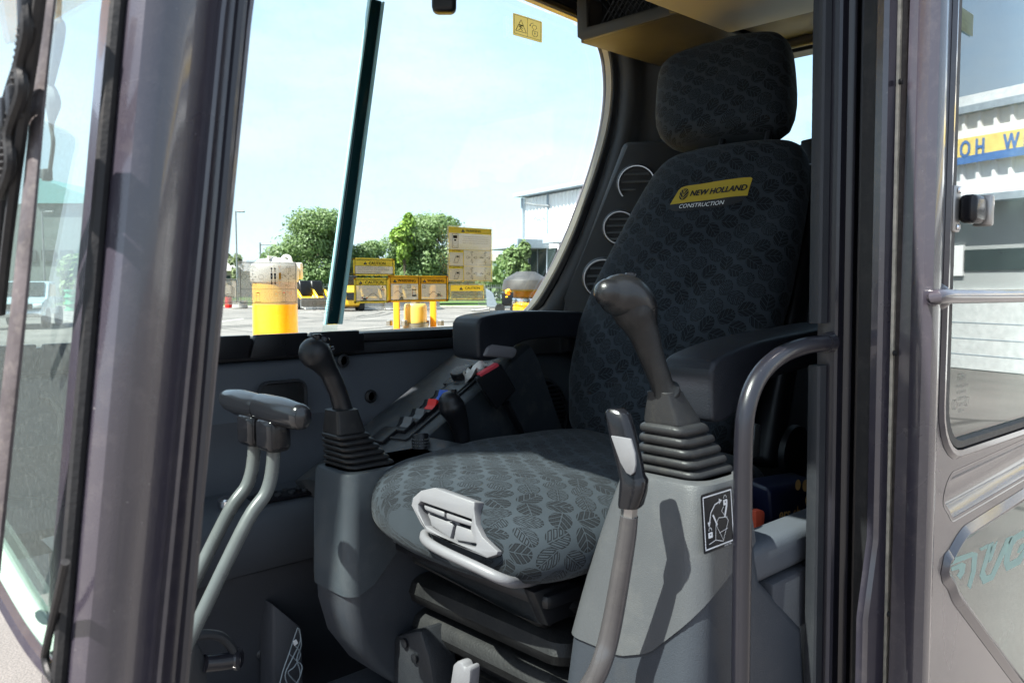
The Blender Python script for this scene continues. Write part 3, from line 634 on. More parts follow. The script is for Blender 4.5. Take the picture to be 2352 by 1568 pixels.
obj('cap', lathe([(r * 1.04, zm), (r * 1.08, zm + .01), (r * 1.08, zt - .01), (r * 1.04, zt), (r * .98, zt + .008), (r * .7, zt + .02), (r * .2, zt + .026), (.0, zt + .026)], V((c.x, c.y, 0)), n=40), CAP, t)
obj('seam', box(V((c.x, c.y, zt + .024)) - DH * .02, (.005, .08, .012), .001, 1, ax=(RT, DH, UPZ)), CAP, t)
e = U(658, 598, Y=2.3); ring = [e + RT * (math.cos(a) * .013) + UPZ * (math.sin(a) * .013) for a in [i * math.pi / 9 for i in range(18)]]
obj('lifting_eye', loft([[p + (p - e).normalized() * (.0055 * math.cos(q)) + DH * (.0055 * math.sin(q)) for q in [j * math.pi / 4 for j in range(8)]] for p in ring + ring[:1]], False), CAP, t)
obj('bracket', box(U(687, 622, Y=2.3), (.018, .03, .05), .004, 2, ax=(RT, DH, UPZ)), CAP, t)
# two amber posts and the round cup between them
for px, lb in ((911, 'square amber post left of the round yellow cup'), (995, 'square amber post right of the round yellow cup')):
    p = U(px, 700, Y=HY); k = 1 / F * p.dot(FW); zb = U(px, 742, Y=HY).z
    t = thing('mounting_post', lb, 'post', V((p.x, p.y, zb)), 'amber posts outside the far window')
    obj('post', box((p.x, p.y, (HZ - .16 + U(px, 655, Y=HY).z) / 2), (14 * k, 14 * k, abs(U(px, 655, Y=HY).z - HZ + .16)), .003, 2, ax=(RT, DH, UPZ)), ORY, t)
    for s in (-1, 1): obj('bolt', lathe([(.010, -.003), (.010, .011), (.007, .013)], V((p.x, p.y, zb - .004)) + RT * (s * 17 * k), n=6), STEEL, t)
p = U(954, 700, Y=HY); k = 1 / F * p.dot(FW); z0 = U(954, 741, Y=HY).z; z1 = U(954, 697, Y=HY).z; r = 26 * k
t = thing('breather_cup', 'round yellow cup with a hex nut between two amber posts', 'breather cup', V((p.x, p.y, z0)))
obj('cup', lathe([(r, z0), (r, z1 - .012), (r * .96, z1 - .004), (r * .86, z1)], V((p.x, p.y, 0)), n=36), pmat('faded_yellow', (.75, .5, .12), .3, var=.06, coat=.5), t)
obj('nut', lathe([(.014, z1), (.014, z1 + .014), (.009, z1 + .016), (.009, z1 + .03)], V((p.x, p.y, 0)), n=6), STEEL, t)
obj('flange', lathe([(r * 1.15, HZ - .16), (r * 1.15, z0 - .001), (r * .9, z0 - .001)], V((p.x, p.y, 0)), n=24), STEEL, t)
# mushroom cap intake
p = U(1208, 690, Y=2.35); k = 1 / F * p.dot(FW); zz = lambda y: U(1208, y, Y=2.35).z
t = thing('air_intake', 'black mushroom-capped air intake on a yellow neck by the rear window curve', 'air intake', V((p.x, p.y, zz(770))))
c0 = V((p.x, p.y, 0))
obj('neck', lathe([(30 * k, HZ - .16), (30 * k, zz(699))], c0), YEL, t); obj('clamp_band', lathe([(31 * k, zz(699)), (32 * k, zz(697)), (32 * k, zz(686)), (31 * k, zz(684))], c0), CHR, t)
obj('collar', lathe([(29 * k, zz(684)), (29 * k, zz(668))], c0), pmat('brown_collar', (.16, .09, .02), .5), t)
WCAP = pmat('weathered_black_cap', (.04, .04, .043), .5, var=.25, vs=25, bump=.4, bs=150, dust=.15, ds=40)
obj('cap', lathe([(30 * k, zz(669)), (53 * k, zz(668)), (55 * k, zz(665)), (52 * k, zz(645)), (50 * k, zz(642)), (42 * k, zz(636)), (24 * k, zz(626)), (22 * k, zz(624)), (.002, zz(623))], c0, n=36), WCAP, t)
bm = new(); bmesh.ops.create_icosphere(bm, subdivisions=3, radius=.011)
for v in bm.verts: v.co = v.co * (1 + .35 * mnoise.noise(v.co * 160)) + U(1167, 670, Y=2.32)
obj('foam_lump', bm, pmat('amber_foam', (.7, .33, .04), .8, bump=.8, bs=300), t)

# ------------------------------------------------------------------ dealership behind the photographer, mirrored in the door glass
# looking up the +X side past the camera: sunlit corrugated front with a yellow and blue fascia
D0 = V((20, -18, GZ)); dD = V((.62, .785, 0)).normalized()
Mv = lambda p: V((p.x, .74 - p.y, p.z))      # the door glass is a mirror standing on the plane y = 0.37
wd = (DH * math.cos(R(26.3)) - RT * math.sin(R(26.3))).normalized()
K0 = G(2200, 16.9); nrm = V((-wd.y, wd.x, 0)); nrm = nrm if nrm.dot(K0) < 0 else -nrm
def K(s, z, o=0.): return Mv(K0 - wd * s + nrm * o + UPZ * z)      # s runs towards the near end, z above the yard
def Ks(px, py):      # wall coordinates of a line of sight
    k = U(px, py, t=1.); n = nrm; q = K0.dot(n) / k.dot(n); p = k * q; return (-(p - K0).dot(wd), p.z - GZ)
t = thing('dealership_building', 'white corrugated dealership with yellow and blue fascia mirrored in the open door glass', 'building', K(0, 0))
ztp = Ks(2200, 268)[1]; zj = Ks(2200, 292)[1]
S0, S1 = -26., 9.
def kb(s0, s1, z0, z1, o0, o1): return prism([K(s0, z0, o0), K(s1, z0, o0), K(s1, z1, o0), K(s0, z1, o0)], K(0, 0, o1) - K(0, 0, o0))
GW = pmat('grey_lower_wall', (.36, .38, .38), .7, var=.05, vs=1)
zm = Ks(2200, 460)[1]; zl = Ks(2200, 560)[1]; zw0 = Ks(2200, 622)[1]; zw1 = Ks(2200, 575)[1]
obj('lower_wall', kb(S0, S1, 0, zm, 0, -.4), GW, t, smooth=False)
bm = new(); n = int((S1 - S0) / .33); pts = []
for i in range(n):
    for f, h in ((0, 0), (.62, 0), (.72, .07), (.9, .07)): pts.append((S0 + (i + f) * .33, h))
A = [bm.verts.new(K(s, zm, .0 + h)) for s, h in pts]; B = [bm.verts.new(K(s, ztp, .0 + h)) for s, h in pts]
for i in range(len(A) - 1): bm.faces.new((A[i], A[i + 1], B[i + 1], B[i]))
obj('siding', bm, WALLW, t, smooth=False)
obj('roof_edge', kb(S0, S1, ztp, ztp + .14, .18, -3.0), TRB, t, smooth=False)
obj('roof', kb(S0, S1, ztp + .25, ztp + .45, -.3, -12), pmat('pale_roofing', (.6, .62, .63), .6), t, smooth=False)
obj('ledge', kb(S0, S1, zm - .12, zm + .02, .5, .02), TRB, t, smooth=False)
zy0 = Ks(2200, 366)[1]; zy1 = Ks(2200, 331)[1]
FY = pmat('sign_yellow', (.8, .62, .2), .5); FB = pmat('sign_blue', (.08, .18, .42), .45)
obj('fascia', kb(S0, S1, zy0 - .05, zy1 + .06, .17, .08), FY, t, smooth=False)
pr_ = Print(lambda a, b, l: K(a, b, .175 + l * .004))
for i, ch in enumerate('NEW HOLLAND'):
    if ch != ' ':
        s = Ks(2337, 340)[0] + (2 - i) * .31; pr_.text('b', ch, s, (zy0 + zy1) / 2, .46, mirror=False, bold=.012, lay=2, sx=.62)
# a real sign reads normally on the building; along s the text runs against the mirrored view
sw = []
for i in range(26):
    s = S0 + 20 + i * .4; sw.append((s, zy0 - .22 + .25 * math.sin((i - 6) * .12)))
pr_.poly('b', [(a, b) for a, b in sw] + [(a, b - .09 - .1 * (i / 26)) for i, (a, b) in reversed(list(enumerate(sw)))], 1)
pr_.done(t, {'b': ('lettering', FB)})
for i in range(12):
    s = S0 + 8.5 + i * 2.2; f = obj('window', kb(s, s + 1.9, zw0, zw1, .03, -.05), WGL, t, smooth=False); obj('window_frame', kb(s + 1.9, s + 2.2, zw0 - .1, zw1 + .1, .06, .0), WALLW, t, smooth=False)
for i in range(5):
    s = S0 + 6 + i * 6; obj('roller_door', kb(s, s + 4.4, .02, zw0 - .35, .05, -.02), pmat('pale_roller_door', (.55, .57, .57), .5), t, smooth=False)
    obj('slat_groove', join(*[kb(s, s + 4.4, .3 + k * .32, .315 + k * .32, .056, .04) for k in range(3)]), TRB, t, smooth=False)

# ================================================================== the cab
CABL = 'open grey excavator cab with curved side window framing the seat'
cab = thing('excavator_cab', CABL, 'machine cab', V((1.0, .95, -.9)))
# --- front (A) post, near side: rounded nose, flat face, ridge and seal flange
AP = [(-.95, .045), (-.48, .085), (-.21, .116), (.15, .157), (.3, .18), (.45, .225), (.6, .27), (.72, .33)]
sec = [(.0, .05), (-.0005, .012), (.001, .003), (.006, -.004), (.014, -.0075), (.022, -.0072), (.028, -.005), (.034, -.001), (.0475, .0065), (.049, .004), (.0515, .004), (.053, .0075), (.0535, .010), (.063, .0105), (.066, .006), (.0685, .0065), (.069, .02)]
rings = []
for h, x in AP:
    k = .93 if h < -.1 else 1.; rings.append([V((x + a * k, .452 + b, h)) for a, b in sec])
obj('front_post', loft(rings), PAINT, cab, 28)
obj('post_seal', tube([V((x - .003, .462, h)) for h, x in AP], .004, 8), RUB, cab)
obj('post_seal', tube([V((x + .0585, .452, h)) for h, x in AP], .0035, 8), PAINTD, cab)
# far front post
obj('front_post', loft([[V((x + a, 1.47 - b, h)) for a, b in sec[::-1]] for h, x in AP]), PAINTD, cab)
# --- windscreen
GWS = glass('windscreen_glass', (.90, .955, .945), .04, .24, 380, (.19, .21, .205), veil=.10)
def xa(h):
    for (h0, x0), (h1, x1) in zip(AP, AP[1:]):
        if h <= h1: return x0 + (x1 - x0) * (h - h0) / (h1 - h0)
    return AP[-1][1]
bm = new(); yy = [.468, .52, .637, .8, 1.0, 1.2, 1.44]; bot = [-.19, -.182, -.148, -.12, -.11, -.11, -.12]; rows = []
for j in range(8):
    r_ = []
    for y, b0 in zip(yy, bot):
        h = b0 + (.70 - b0) * j / 7; r_.append(V((xa(h) + .004 - .03 * math.sin(math.pi * (y - .46) / .98), y, h)))
    rows.append(r_)
def thick(rows, vec):
    bm = new(); A = [[bm.verts.new(p) for p in r] for r in rows]; B = [[bm.verts.new(p + V(vec)) for p in r] for r in rows]; m = len(rows); n = len(rows[0])
    for i in range(m - 1):
        for j in range(n - 1):
            bm.faces.new((A[i][j], A[i][j + 1], A[i + 1][j + 1], A[i + 1][j])); bm.faces.new((B[i][j], B[i + 1][j], B[i + 1][j + 1], B[i][j + 1]))
    for i in range(m - 1):
        for j in (0, n - 1): bm.faces.new((A[i][j], A[i + 1][j], B[i + 1][j], B[i][j]))
    for j in range(n - 1):
        for i in (0, m - 1): bm.faces.new((A[i][j], B[i][j], B[i][j + 1], A[i][j + 1]))
    return bm
obj('windscreen', thick(rows, (.005, 0, 0)), GWS, cab)
obj('windscreen_sill', tube([p + V((.001, 0, -.006)) for p in rows[0]], .007, 8), pmat('pale_green_edge', (.17, .24, .20), .4), cab)
obj('windscreen_sill', tube([p + V((-.004, 0, -.016)) for p in rows[0]], .006, 8), PAINT, cab)
# --- far side wall with the window cut out
WIN = [(.20, -.11), (1.24, -.11), (1.33, -.105), (1.416, -.07), (1.49, .01), (1.556, .105), (1.61, .20), (1.655, .289), (1.694, .385), (1.714, .466), (1.718, .54), (1.703, .61), (1.665, .655), (1.6, .678), (1.4, .69), (.42, .69), (.26, .5), (.19, .2)]
WINs = catmull(WIN[1:14], 4) ; WINS = [WIN[0]] + [tuple(p) for p in WINs] + WIN[14:]
OUT = [(.354, -.95), (1.93, -.95), (1.93, .76), (.36, .76), (.22, .5), (.14, .2), (.10, -.11), (.12, -.42), (.354, -.42)]
obj('side_wall', plate(OUT, [WINS], lambda u, v, d: V((u, 1.425 + d, v)), .045), PANELD, cab, smooth=False)
def cutmesh(bm, co, no):
    g = bm.verts[:] + bm.edges[:] + bm.faces[:]; r = bmesh.ops.bisect_plane(bm, geom=g, plane_co=co, plane_no=no, clear_outer=True)
    es = [e for e in r['geom_cut'] if isinstance(e, bmesh.types.BMEdge)]
    if es: bmesh.ops.holes_fill(bm, edges=es)
def winring(off, y):       # outline offset inwards
    n = len(WINS); out = []
    for i in range(n):
        a, b, c = V(WINS[i - 1]), V(WINS[i]), V(WINS[(i + 1) % n]); d = ((b - a).normalized() + (c - b).normalized()).normalized(); q = V((-d.y, d.x)); out.append(V((b.x + q.x * off, y, b.y + q.y * off)))
    return out
obj('window_seal', loft([winring(.0, 1.420), winring(.006, 1.414), winring(.014, 1.420), winring(.014, 1.444)], False), RUB, cab)
obj('window_edge_strip', loft([winring(.0142, 1.424), winring(.0185, 1.426), winring(.0185, 1.443)], False), pmat('pale_edge_strip', (.4, .37, .31), .4), cab)
GSD = glass('side_window_glass', (.93, .975, .965), .04, .03, 60, (.6, .62, .6))
inner = winring(.012, 1.45); div = .93
def pane(x0, x1, y):
    pts = [V((max(x0, min(x1, p.x)), y, p.z)) for p in inner]; out = []
    for p in pts:
        if not out or (p - out[-1]).length > 1e-4: out.append(p)
    bm = prism(out, (0, .005, 0)); a_, b_ = U(765, 745, Y=1.45), U(866, 0, Y=1.45); n_ = V((b_.z - a_.z, 0, -(b_.x - a_.x))).normalized() * (1 if x0 < .5 else -1)
    cutmesh(bm, a_ + n_ * .012, n_); return bm
obj('side_window', pane(.2, 1.75, 1.452), GSD, cab, smooth=False); obj('side_window', pane(.6, 1.75, 1.463), GSD, cab, smooth=False)
a, b = U(765, 745, Y=1.45), U(866, 0, Y=1.45)
TE = pmat('teal_glass_edge', (.006, .030, .034), .15, coat=.6); CE = pmat('cyan_glass_edge', (.42, .72, .72), .12, coat=.5)
dx = V((1, 0, 0)); 
obj('divider_seal', prism([a - dx * .011, a + dx * .012, b + dx * .012, b - dx * .011], (0, .012, 0), .002), TE, cab)
obj('glass_edge', prism([a - dx * .0165, a - dx * .0135, b - dx * .0135, b - dx * .0165], (0, .009, 0)), CE, cab); obj('glass_edge', prism([a + dx * .0145, a + dx * .022, b + dx * .019, b + dx * .0145], (0, .009, 0)), CE, cab)
# --- sill and notched track below the window
obj('window_sill', box2((.10, 1.385, -.135), (1.46, 1.43, -.112), .006), TRIM, cab)
tr = []
x = .10
while x < .875:
    x1 = min(x + .108, .885); tr.append(prism([V((x, 1.372, -.129)), V((x1, 1.372, -.129)), V((x1 + .006, 1.372, -.088)), V((x + .012, 1.372, -.088))], (0, .014, 0), .002)); x = x1 - .0 + .004
for s in tr: obj('track_block', s, BLK, cab)
obj('track_back', box2((.10, 1.384, -.130), (.905, 1.40, -.094), .003), BLK, cab)
obj('sill_step', box2((.906, 1.388, -.1115), (1.46, 1.425, -.094), .004), BLK, cab)
# --- inner trim panel: ledge, convex upper field, dash bulge, lower panel
def wallprof(pr, x0, x1, name, mt, nx=10, f=None):
    rows = []
    for i in range(nx + 1):
        x = x0 + (x1 - x0) * i / nx; rows.append([V((x, y + (f(x, h) if f else 0), h)) for y, h in pr])
    bm = new(); A = [[bm.verts.new(p) for p in r] for r in rows]
    for i in range(nx):
        for j in range(len(pr) - 1): bm.faces.new((A[i][j], A[i][j + 1], A[i + 1][j + 1], A[i + 1][j]))
    for f_ in bm.faces: f_.normal_update()
    return obj(name, bm, mt, cab, sharp=40)
def sweep(x, h):           # the panel swells towards the rear where it meets the console
    return -.07 * max(0, min(1, (x - .75) / .5)) ** 1.5 * max(0, min(1, (-h - .15) / .12)) - .012 * math.exp(-((h + .235 + .25 * max(0, x - .8)) / .018) ** 2)
up_ = [(1.425, -.134), (1.388, -.138), (1.382, -.142), (1.379, -.15)] + [(1.378 - .02 * math.sin(i / 9 * math.pi * .5), -.16 - .015 * i) for i in range(10)] + [(1.354, -.31), (1.35, -.33), (1.348, -.36)]
wallprof(up_, .10, 1.75, 'upper_trim', PANEL, 44, sweep)
dash = [(1.349, -.355), (1.30, -.357), (1.262, -.362), (1.246, -.372), (1.238, -.39), (1.24, -.42), (1.25, -.452), (1.27, -.475)]
wallprof(dash, .30, 1.2, 'dash_bulge', PANEL, 16, lambda x, h: -.06 * max(0, (.62 - x) / .3) ** 2 if x < .62 else 0)
low = [(1.275, -.478), (1.285, -.482), (1.29, -.5), (1.31, -.58), (1.33, -.66), (1.345, -.76)]
wallprof(low, .30, 1.2, 'lower_trim', PANELD, 10)
for px, py, y, nm in ((667, 1218, 1.295, 'bolt'), (853, 910, 1.352, 'plug'), (790, 828, 1.37, 'screw_recess'), (605, 1500, 1.325, 'bolt')):
    p = U(px, py, Y=y); obj(nm, lathe([(.013, .003), (.013, .0), (.009, -.004), (.008, .003), (.001, .003)], p, (0, 1, 0), 18), RUB if nm == 'plug' else TRIM, cab)
# recessed tray in the upper trim
p0, p1 = U(588, 880, Y=1.36), U(702, 972, Y=1.352)
cx_, cz_ = (p0.x + p1.x) / 2, (p0.z + p1.z) / 2; w_, h_ = abs(p1.x - p0.x), abs(p0.z - p1.z)
rr_ = rrect(w_, h_, .018, 5)
obj('tray_rim', loft([[V((cx_ + a * s, y, cz_ + b * s2)) for a, b in rr_] for s, s2, y in ((1.05, 1.07, 1.353), (1.03, 1.05, 1.345), (.98, .97, 1.345), (.93, .90, 1.352))], False), TRIM, cab)
obj('tray_floor', loft([[V((cx_ + a * .95, 1.3515, cz_ + b * .93)) for a, b in rr_], [V((cx_ + a * .94, 1.3512, cz_ + b * .92)) for a, b in rr_]]), RUB, cab)
# button strip on the dash bulge
a, b = U(622, 1077, Y=1.29), U(732, 1068, Y=1.27); m = (a + b) / 2; m.z = -.357
obj('button_strip', box(m, (.16, .045, .008), .003, 2), BLKG, cab)
for i in range(6):
    for j in range(2): obj('button', lathe([(.006, 0), (.006, .003), (.004, .004), (.001, .004)], m + V((-.065 + i * .026, -.011 + j * .022, .004)), n=12), TRIM, cab)
p = U(545, 1083, Y=1.24); obj('key_switch', lathe([(.017, -.004), (.017, .006), (.013, .009), (.001, .009)], V((p.x, 1.275, -.352)), n=20), CHR, cab)
# lower pocket with divider, and rounded upright
obj('pocket_box', prism([U(627, 1385, Y=1.27), U(693, 1440, Y=1.25), U(700, 1600, Y=1.25), U(627, 1600, Y=1.27)], (0, .05, 0), .005), PANELD, cab)
obj('floor_mat', box2((.28, .50, -.78), (1.9, 1.42, -.75), .004), pmat('ribbed_floor_mat', (.05, .05, .052), .7, var=.3, vs=12, bump=.6, bs=120, dust=.75, ds=18, dustcol=(.22, .19, .15)), cab)
for i in range(9): obj('mat_rib', box2((.3, .9 + i * .05, -.7495), (.70, .908 + i * .05, -.746)), RUB, cab, smooth=False)
obj('floor_pan', box2((.2, .45, -.95), (1.93, 1.42, -.785)), PAINTD, cab, smooth=False)
# --- roof, rear wall, rear post trim
obj('roof', prism([V((.31, .44, .70)), V((.31, .8, .70)), V((.36, 1.15, .70)), V((.42, 1.475, .70)), V((1.95, 1.475, .70)), V((1.95, .44, .70))], (0, 0, .06), .01), PAINTD, cab)
obj('added_shade_plate', prism([V((.19, .72, .69)), V((.21, .85, .69)), V((.31, 1.15, .69)), V((.38, 1.42, .69)), V((.45, 1.42, .70)), V((.33, .72, .70))], (0, 0, .008)), BLK, cab)  # plate added out of view to set the shadow edge on the cushion
obj('roof_rail', tube([V((.40, .47, .70)), V((1.1, .47, .69)), V((1.9, .47, .68))], .02, 10, 1), PAINTD, cab)
obj('rear_wall', plate([(.46, -.95), (1.42, -.95), (1.42, .70), (.46, .70)], [[(.56, .335), (1.2, .335), (1.2, .555), (.56, .555)]], lambda u, v, d: V((1.88 + d, u, v)), .05), PANELD, cab, smooth=False)
obj('rear_window', box2((1.90, .55, .33), (1.905, 1.21, .56)), glass('rear_glass', (.85, .94, .95), .04), cab, smooth=False)
p = U(1853, 320, X=1.8); obj('rear_ledge', prism([U(1838, 323, X=1.8), U(1872, 315, X=1.8), U(1875, 720, X=1.8), U(1842, 720, X=1.8)], (.06, 0, 0), .004), TRIM, cab)
obj('rear_ledge', prism([U(1866, 282, X=1.78), U(1888, 272, X=1.78), U(1888, 720, X=1.78), U(1868, 720, X=1.78)], (.05, 0, 0), .004), TRIM, cab)
# rear post trim sweeping from the window curve to behind the seat
rows = []
for k in range(15):
    h = -.16 + k * .055
    xw = None
    for (x0, h0), (x1, h1) in zip(WIN[1:11], WIN[2:12]):
        if h0 <= h <= h1: xw = x0 + (x1 - x0) * (h - h0) / (h1 - h0)
    if xw is None: xw = 1.28 + 0 * h if h < 0 else 1.70
    xw = max(1.25, xw); a = V((xw + .004, 1.418, h)); b = V((1.87, 1.13, h)); d = b - a; nn = V((-.68, -.73, 0)); r_ = [a]
    for s, o in ((.03, .018), (.075, .030), (.13, .026), (.19, .008), (.24, .0), (.30, .004), (.5, .012), (.75, .012), (1.0, .0)): r_.append(a + d * s + nn * o)
    rows.append(r_)
bm = new(); A = [[bm.verts.new(p) for p in r] for r in rows]
for i in range(len(rows) - 1):
    for j in range(len(rows[0]) - 1): bm.faces.new((A[i][j], A[i][j + 1], A[i + 1][j + 1], A[i + 1][j]))
obj('rear_post_trim', bm, pmat('taupe_trim', (.026, .025, .025), .55, var=.12, bump=.5, bs=700), cab, sharp=45)
def vent(px, py, rpx, X):
    c = U(px, py, X=X); k = c.dot(FW) / F; r = rpx * k; ax = V((-.80, -.58, -.05)).normalized(); x, y, z = frame(UPZ.cross(ax), UPZ)
    z = ax; x = UPZ.cross(z).normalized(); y = z.cross(x); c = c + ax * .0
    obj('air_vent', lathe([(r * 1.12, -.05), (r * 1.13, -.012), (r * 1.05, -.002), (r * 1.0, .0)], c, ax, 36, False), TRIM, cab)
    obj('vent_ring', lathe([(r * 1.03, -.001), (r * 1.015, .004), (r * .955, .004), (r * .92, -.004)], c, ax, 40, False), pmat('satin_ring', (.30, .31, .33), .3, .9), cab)
    obj('vent_well', lathe([(r * .91, -.004), (r * .86, -.018), (r * .84, -.035), (.001, -.037)], c, ax, 36), RUB, cab)
    for s in (-.62, -.22, .2, .6):
        L = math.sqrt(1 - s * s) * r * .86; obj('vent_slat', box(c + y * (s * r) - z * .008, (2 * L, .0035, .022), .001, 1, ax=(x, (y + z * .4).normalized(), (z - y * .4).normalized())), MIDG, cab)
vent(1462, 423, 42, 1.60); vent(1424, 523, 37, 1.52); vent(1385, 640, 44, 1.44)
obj('vent_panel', prism([U(1435, 325, X=1.63), U(1600, 320, X=1.70), U(1600, 560, X=1.62), U(1480, 720, X=1.50), U(1292, 725, X=1.44), U(1300, 690, X=1.445)], (.03, .03, 0), .012, 3), pmat('taupe_trim', (0, 0, 0)), cab)
# --- overhead air duct with diamond grille, light roof panel and rear rail
zb = .56; X0 = 1.452
A = U(1340, 97, Z=zb); yL = 1.325; yR = 1.06
duct = plate([(yL, .70), (yL - .004, zb + .012), (yL - .02, zb), (yR - .02, zb), (yR - .02, .70)], [[(yL - .028, .69), (yL - .034, .588), (yR + .03, .583), (yR + .03, .69)]], lambda u, v, d: V((X0 + d, u, v)), .012, .002, 2)
obj('overhead_duct', join(duct, box2((X0 + .012, yR - .02, zb), (1.87, yL - .004, zb + .012), .003), box2((X0 + .012, yL - .014, zb + .012), (1.87, yL, .70), .003)), HEAD, cab)
obj('duct_back', box2((X0 + .07, yR, zb + .014), (X0 + .08, yL - .02, .70)), RUB, cab, smooth=False)
gm = []
for i in range(-14, 34):
    for sgn in (1, -1):
        y0 = yR + .02 + i * .0165; p = V((X0 + .03, y0, .575)); q = V((X0 + .03, y0 + sgn * .07, .655))
        if sgn < 0: p.y += .0; 
        y_a, y_b = sorted((p.y, q.y))
        if y_b > yL - .03 or y_a < yR + .02: continue
        gm.append(tube([p, q], .0018, 4, 1))
obj('grille', join(*gm), TRIM, cab); obj('grille_bar', box2((X0 + .02, yR, .652), (X0 + .05, yL - .03, .668), .003), TRIM, cab)
obj('duct_lip', box2((X0 + .004, yR + .03, .5835), (X0 + .04, yL - .032, .588), .001), HEAD, cab)
obj('roof_panel', box2((1.30, .47, .553), (1.635, 1.035, .60), .012, 3), HEADL, cab)
obj('duct_cheek', prism([V((1.30, 1.038, .70)), V((1.30, 1.038, .60)), V((X0, 1.038, .562)), V((X0 + .003, 1.075, .562)), V((X0, 1.06, .70))], (.10, 0, 0), .006, 2), HEAD, cab)
obj('rear_headliner', box2((1.64, .47, .575), (1.87, 1.035, .60), .004), HEAD, cab)
obj('rear_rail', tube([V((1.85, .46, .57)), V((1.85, 1.25, .575))], .018, 12, 1), HEAD, cab); obj('rail_clip', box((1.83, .86, .565), (.03, .02, .05), .004), BLK, cab)
p = U(1020, 14, Y=1.1); 
t = thing('work_lamp', 'small black rounded lamp hanging at the top edge over the window', 'lamp', p + V((0, 0, .03)))
obj('lamp_body', box(p + V((0, 0, .012)), (.040, .03, .05), .010, 3, ax=(RT, DH, UPZ)), BLK, t); obj('lamp_stem', tube([p + V((0, 0, .03)), p + V((.02, .03, .12)), V((p.x + .03, p.y + .05, .705))], .006, 8), BLK, t)
# --- rear (B) post, seen square on: soft trim, ribbed painted post, quarter glass, hinge flange and seal
LEAN = -.022
def upright(pts, h0, h1, name, mt, par=cab, sharp=30):
    return obj(name, loft([[V((x + LEAN * h, y, h)) for x, y in pts] for h in [h0 + (h1 - h0) * i / 8 for i in range(9)]]), mt, par, sharp)
for h0, h1 in ((-.045, .70), (-.92, -.095)): upright([(.924, .470), (.922, .463), (.923, .458), (.926, .456), (.941, .456), (.944, .459), (.944, .470)], h0, h1, 'post_trim', TRIM)
upright([(.944, .469), (.944, .458), (.946, .449), (.950, .447), (.953, .449), (.955, .453), (.978, .453), (.980, .448), (.983, .445), (.986, .448), (.987, .453), (1.012, .453), (1.015, .444), (1.020, .441), (1.024, .444), (1.026, .452), (1.026, .469)], -.95, .70, 'rear_post', PAINTD)
upright([(1.026, .47), (1.026, .458), (1.055, .458), (1.055, .47)], -.95, .70, 'post_gap', RUB)
QG = glass('quarter_glass', (.25, .36, .36), .07, .05, 80)
obj('quarter_window', prism([V((q[0], .4575, q[1])) for q in [(1.047, .7), (1.050, 0), (1.053, -.12), (1.062, -.165), (1.085, -.185), (1.16, -.19), (1.16, .7)]], (0, .006, 0)), QG, cab, smooth=False)
obj('quarter_backing', box2((1.04, .475, -.9), (1.93, .50, .70)), RUB, cab, smooth=False)
obj('side_rear_panel', box2((1.13, .452, -.95), (1.93, .474, .70), .004), PAINTD, cab)
fl = [(.964, .414), (.963, .406), (.966, .401), (.985, .400), (.989, .404), (.990, .408), (.990, .414)]
def flr(h):
    o = 0.
    if h < -.30: o = -.024 * min(1, (-.30 - h) / .09)
    return [V((x + LEAN * h + (o if i < 3 else 0), y, h)) for i, (x, y) in enumerate(fl)]
obj('hinge_flange', loft([flr(h) for h in (-.95, -.6, -.5, -.45, -.41, -.39, -.36, -.33, -.30, -.28, 0, .3, .7)]), PAINT, cab)
upright([(.994, .410), (.994, .404), (.996, .401), (1.001, .401), (1.003, .405), (1.003, .410)], -.95, .70, 'seal_lip', pmat('cream_seal_edge', (.5, .46, .38), .7, var=.25, vs=90, bump=.6, bs=260))
upright([(1.003, .412), (1.003, .403), (1.007, .397), (1.014, .394), (1.021, .396), (1.026, .402), (1.028, .412)], -.95, .70, 'door_seal', SEAL)
for py in (188, 811, 1410):
    p = U(2070 - (py - 188) * .022, py, Y=.394); obj('screw_hole', lathe([(.0035, -.0015), (.0035, .002), (.001, .002)], p, (0, 1, 0), 12), RUB, cab)
obj('seal_carrier', loft([[V((x + LEAN * h, y, h)) for x, y in ((.966, .415), (1.05, .415), (1.05, .43), (.966, .43))] for h in (-.95, .7)]), RUB, cab)
# grab bar curving down beside the seat opening
gb = [U(1896, 788, Y=.452), U(1845, 795, Y=.452), U(1790, 818, Y=.452), U(1745, 862, Y=.452), U(1718, 925, Y=.452), U(1708, 1010, Y=.452), U(1706, 1200, Y=.452), U(1703, 1400, Y=.452), U(1700, 1640, Y=.452)]
obj('grab_bar', tube(gb, .0098, 14), PAINTD, cab)
obj('weld_collar', tube([U(1893, 788, Y=.452), U(1905, 786, Y=.452)], [.0118, .0125], 14, 1), PAINTD, cab)

# ================================================================== the open door, seen from its inner side
door = thing('cab_door', 'open grey cab door with a large glass pane, inner handle bar and mirrored yard', 'cab door', V((1.0, .37, -.9)))
DY = .37
def dm(u, v, d): return V((u, DY + d, v))
def D(px, py): p = U(px, py, Y=DY); return (p.x, p.z)
def rc(cx, cy, r, a0, a1, n=6): return [(cx + r * math.cos(R(a0 + (a1 - a0) * i / n)), cy + r * math.sin(R(a0 + (a1 - a0) * i / n))) for i in range(n + 1)]
bl = -.212
hole1 = [(1.066, .60)] + rc(1.135, bl + .065, .065, 180, 270) + rc(1.72, bl + .05, .06, 270, 360) + [(1.78, .60)]
hole1 = [(x, z) for x, z in hole1]
T0 = D(2200, 1262); T1 = D(2352, 1216); T2 = D(2352, 1562); T3 = D(2190, 1338); T4 = D(2174, 1300)
sl_ = (T1[1] - T0[1]) / (T1[0] - T0[0])
